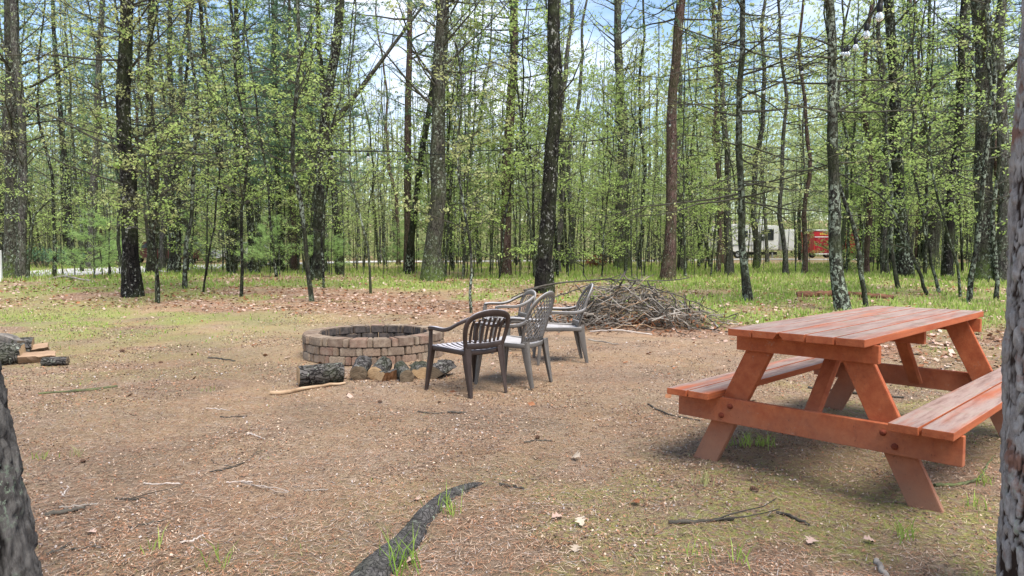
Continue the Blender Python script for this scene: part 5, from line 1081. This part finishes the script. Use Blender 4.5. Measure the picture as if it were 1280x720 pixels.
TUFTS = [(500, 712, 26, .15, 'grass tuft sprouting beside the lower end of the exposed root'), (563, 643, 20, .10, 'small grass tuft growing on the exposed root'), (936, 557, 34, .09, 'bright grass clump under the near end of the picnic table'), (958, 560, 30, .08, 'second bright clump under the table, right of the other'), (912, 558, 14, .07, 'tiny clump behind the left table leg'), (877, 611, 26, .07, 'yellowish tuft in front of the left table leg'), (1130, 672, 24, .09, 'green tuft in front of the near table leg'), (1216, 640, 14, .07, 'small tuft near the right foreground trunk'), (1230, 607, 18, .08, 'tuft by the pale green stick'), (877, 702, 12, .08, 'small tuft at the bottom edge right of centre'), (927, 706, 12, .08, 'second small tuft at the bottom edge'), (95, 571, 16, .06, 'low yellow-green tuft on the left of the floor'), (54, 576, 10, .05, 'tiny tuft right of the left foreground trunk'), (272, 706, 14, .10, 'thin tuft at the bottom left'), (190, 690, 12, .07, 'wispy tuft near the bottom left twigs'), (260, 490, 8, .05, 'tiny tuft on the bare ground left of the largest log')]
for i, (px, py, n, h, lab) in enumerate(TUFTS):
    g = np.random.default_rng(300 + i); c = G(px, py); tb = MB(); P = g.normal(0, .018 + h * .18, (n, 3)) * [1, 1, 0] ; blades(P, h * np.ones(n), .0028 * np.ones((n, 1)), tb, .55); c[2] = float(gz(c[0], c[1]))
    tag(tb.build('grass_tuft', GR[0] if i not in (5, 11) else GR[1], loc=c, smooth=False), lab, 'grass tuft', 'single grass tufts on the bare floor')
# larger single dead leaves and cones close to the camera
def oak_leaf(ln, g):
    u = np.linspace(0, 1, 13); wd = ln * .36 * np.sin(np.pi * u) ** .7 * (1 + .55 * np.sin(u * 6 * np.pi)); cu = .10 * ln * np.sin(u * 3)
    Lf = np.stack([np.stack([u * ln, -wd, cu + .25 * wd], 1), np.stack([u * ln, wd * 0, cu], 1), np.stack([u * ln, wd, cu + .35 * wd], 1)], 1); return Lf
LV_ = [(525, 627, 1, 'pale pinkish dead oak leaf left of the exposed root'), (540, 632, 3, 'bleached leaf touching the exposed root'), (728, 663, 3, 'white curled leaf on the right side of the root'), (790, 630, 0, 'bright rust leaf right of centre'), (703, 650, 1, 'pinkish leaf on the dark patch'), (716, 573, 3, 'small pale leaf on the open floor'), (1093, 677, 1, 'pink-brown leaf below the near table leg'), (120, 672, 1, 'pinkish leaf among the twigs bottom left'), (960, 650, 3, 'pale dead leaf before the table'), (303, 594, 2, 'dark brown curled leaf left of centre'), (170, 520, 2, 'brown leaf on the left of the floor'), (720, 690, 3, 'pale chip-like leaf at the bottom'), (1010, 680, 1, 'tan leaf low right of centre'), (508, 706, 1, 'tan leaf under the grass tuft by the root')]
for i, (px, py, mi, lab) in enumerate(LV_):
    g = np.random.default_rng(400 + i); c = gs(px, py, .012); mb = MB(); mb.grid(oak_leaf(g.uniform(.045, .075), g)); o = mb.build('fallen_leaf', LFD[mi], loc=c, rot=(g.normal(0, .2), g.normal(0, .2), g.uniform(0, 6))); tag(o, lab, 'leaf', 'single dead leaves on the floor')
CN = plain('pine cone', (.03, .016, .010), (.12, .065, .04), 20, bmp=.5)
for i, (px, py, lab) in enumerate([(160, 457, 'dark pine cone left of the fire pit on bare ground'), (153, 441, 'dark bark chunk nearest the left heap'), (142, 434, 'small dark cone above the bark chunk'), (201, 453, 'dark cone between left heap and fire pit'), (240, 445, 'dark cone right of the others at left'), (104, 581, 'reddish brown bark flake on the left'), (549, 503, 'dark bark lump below the nearest chair'), (475, 503, 'round dark knob in front of the firewood'), (672, 549, 'tiny dark cone on the open floor'), (943, 617, 'dark cone before the table')]):
    g = np.random.default_rng(700 + i); c = gs(px, py, .0); mb = MB(); n, k = 9, 10; th = np.arange(k) * 2 * np.pi / k; csz = g.uniform(.45, .85); xx = np.linspace(-.035, .035, n) * csz; rr = .018 * csz * np.sqrt(np.maximum(.03, 1 - (xx / .037 / csz) ** 2))[:, None] * (1 + .3 * ((np.arange(n)[:, None] + np.arange(k)[None]) % 2)) 
    mb.grid(np.stack([np.repeat(xx[:, None], k, 1), np.cos(th) * rr, np.sin(th) * rr * g.uniform(.5, 1) + .010 + g.normal(0, .001, (n, k))], -1), wrap=True); tag(mb.build('pine_cone', CN, loc=c, rot=(0, 0, g.uniform(0, 3)), smooth=False), lab, 'pine cone', 'cones and bark lumps on the floor')
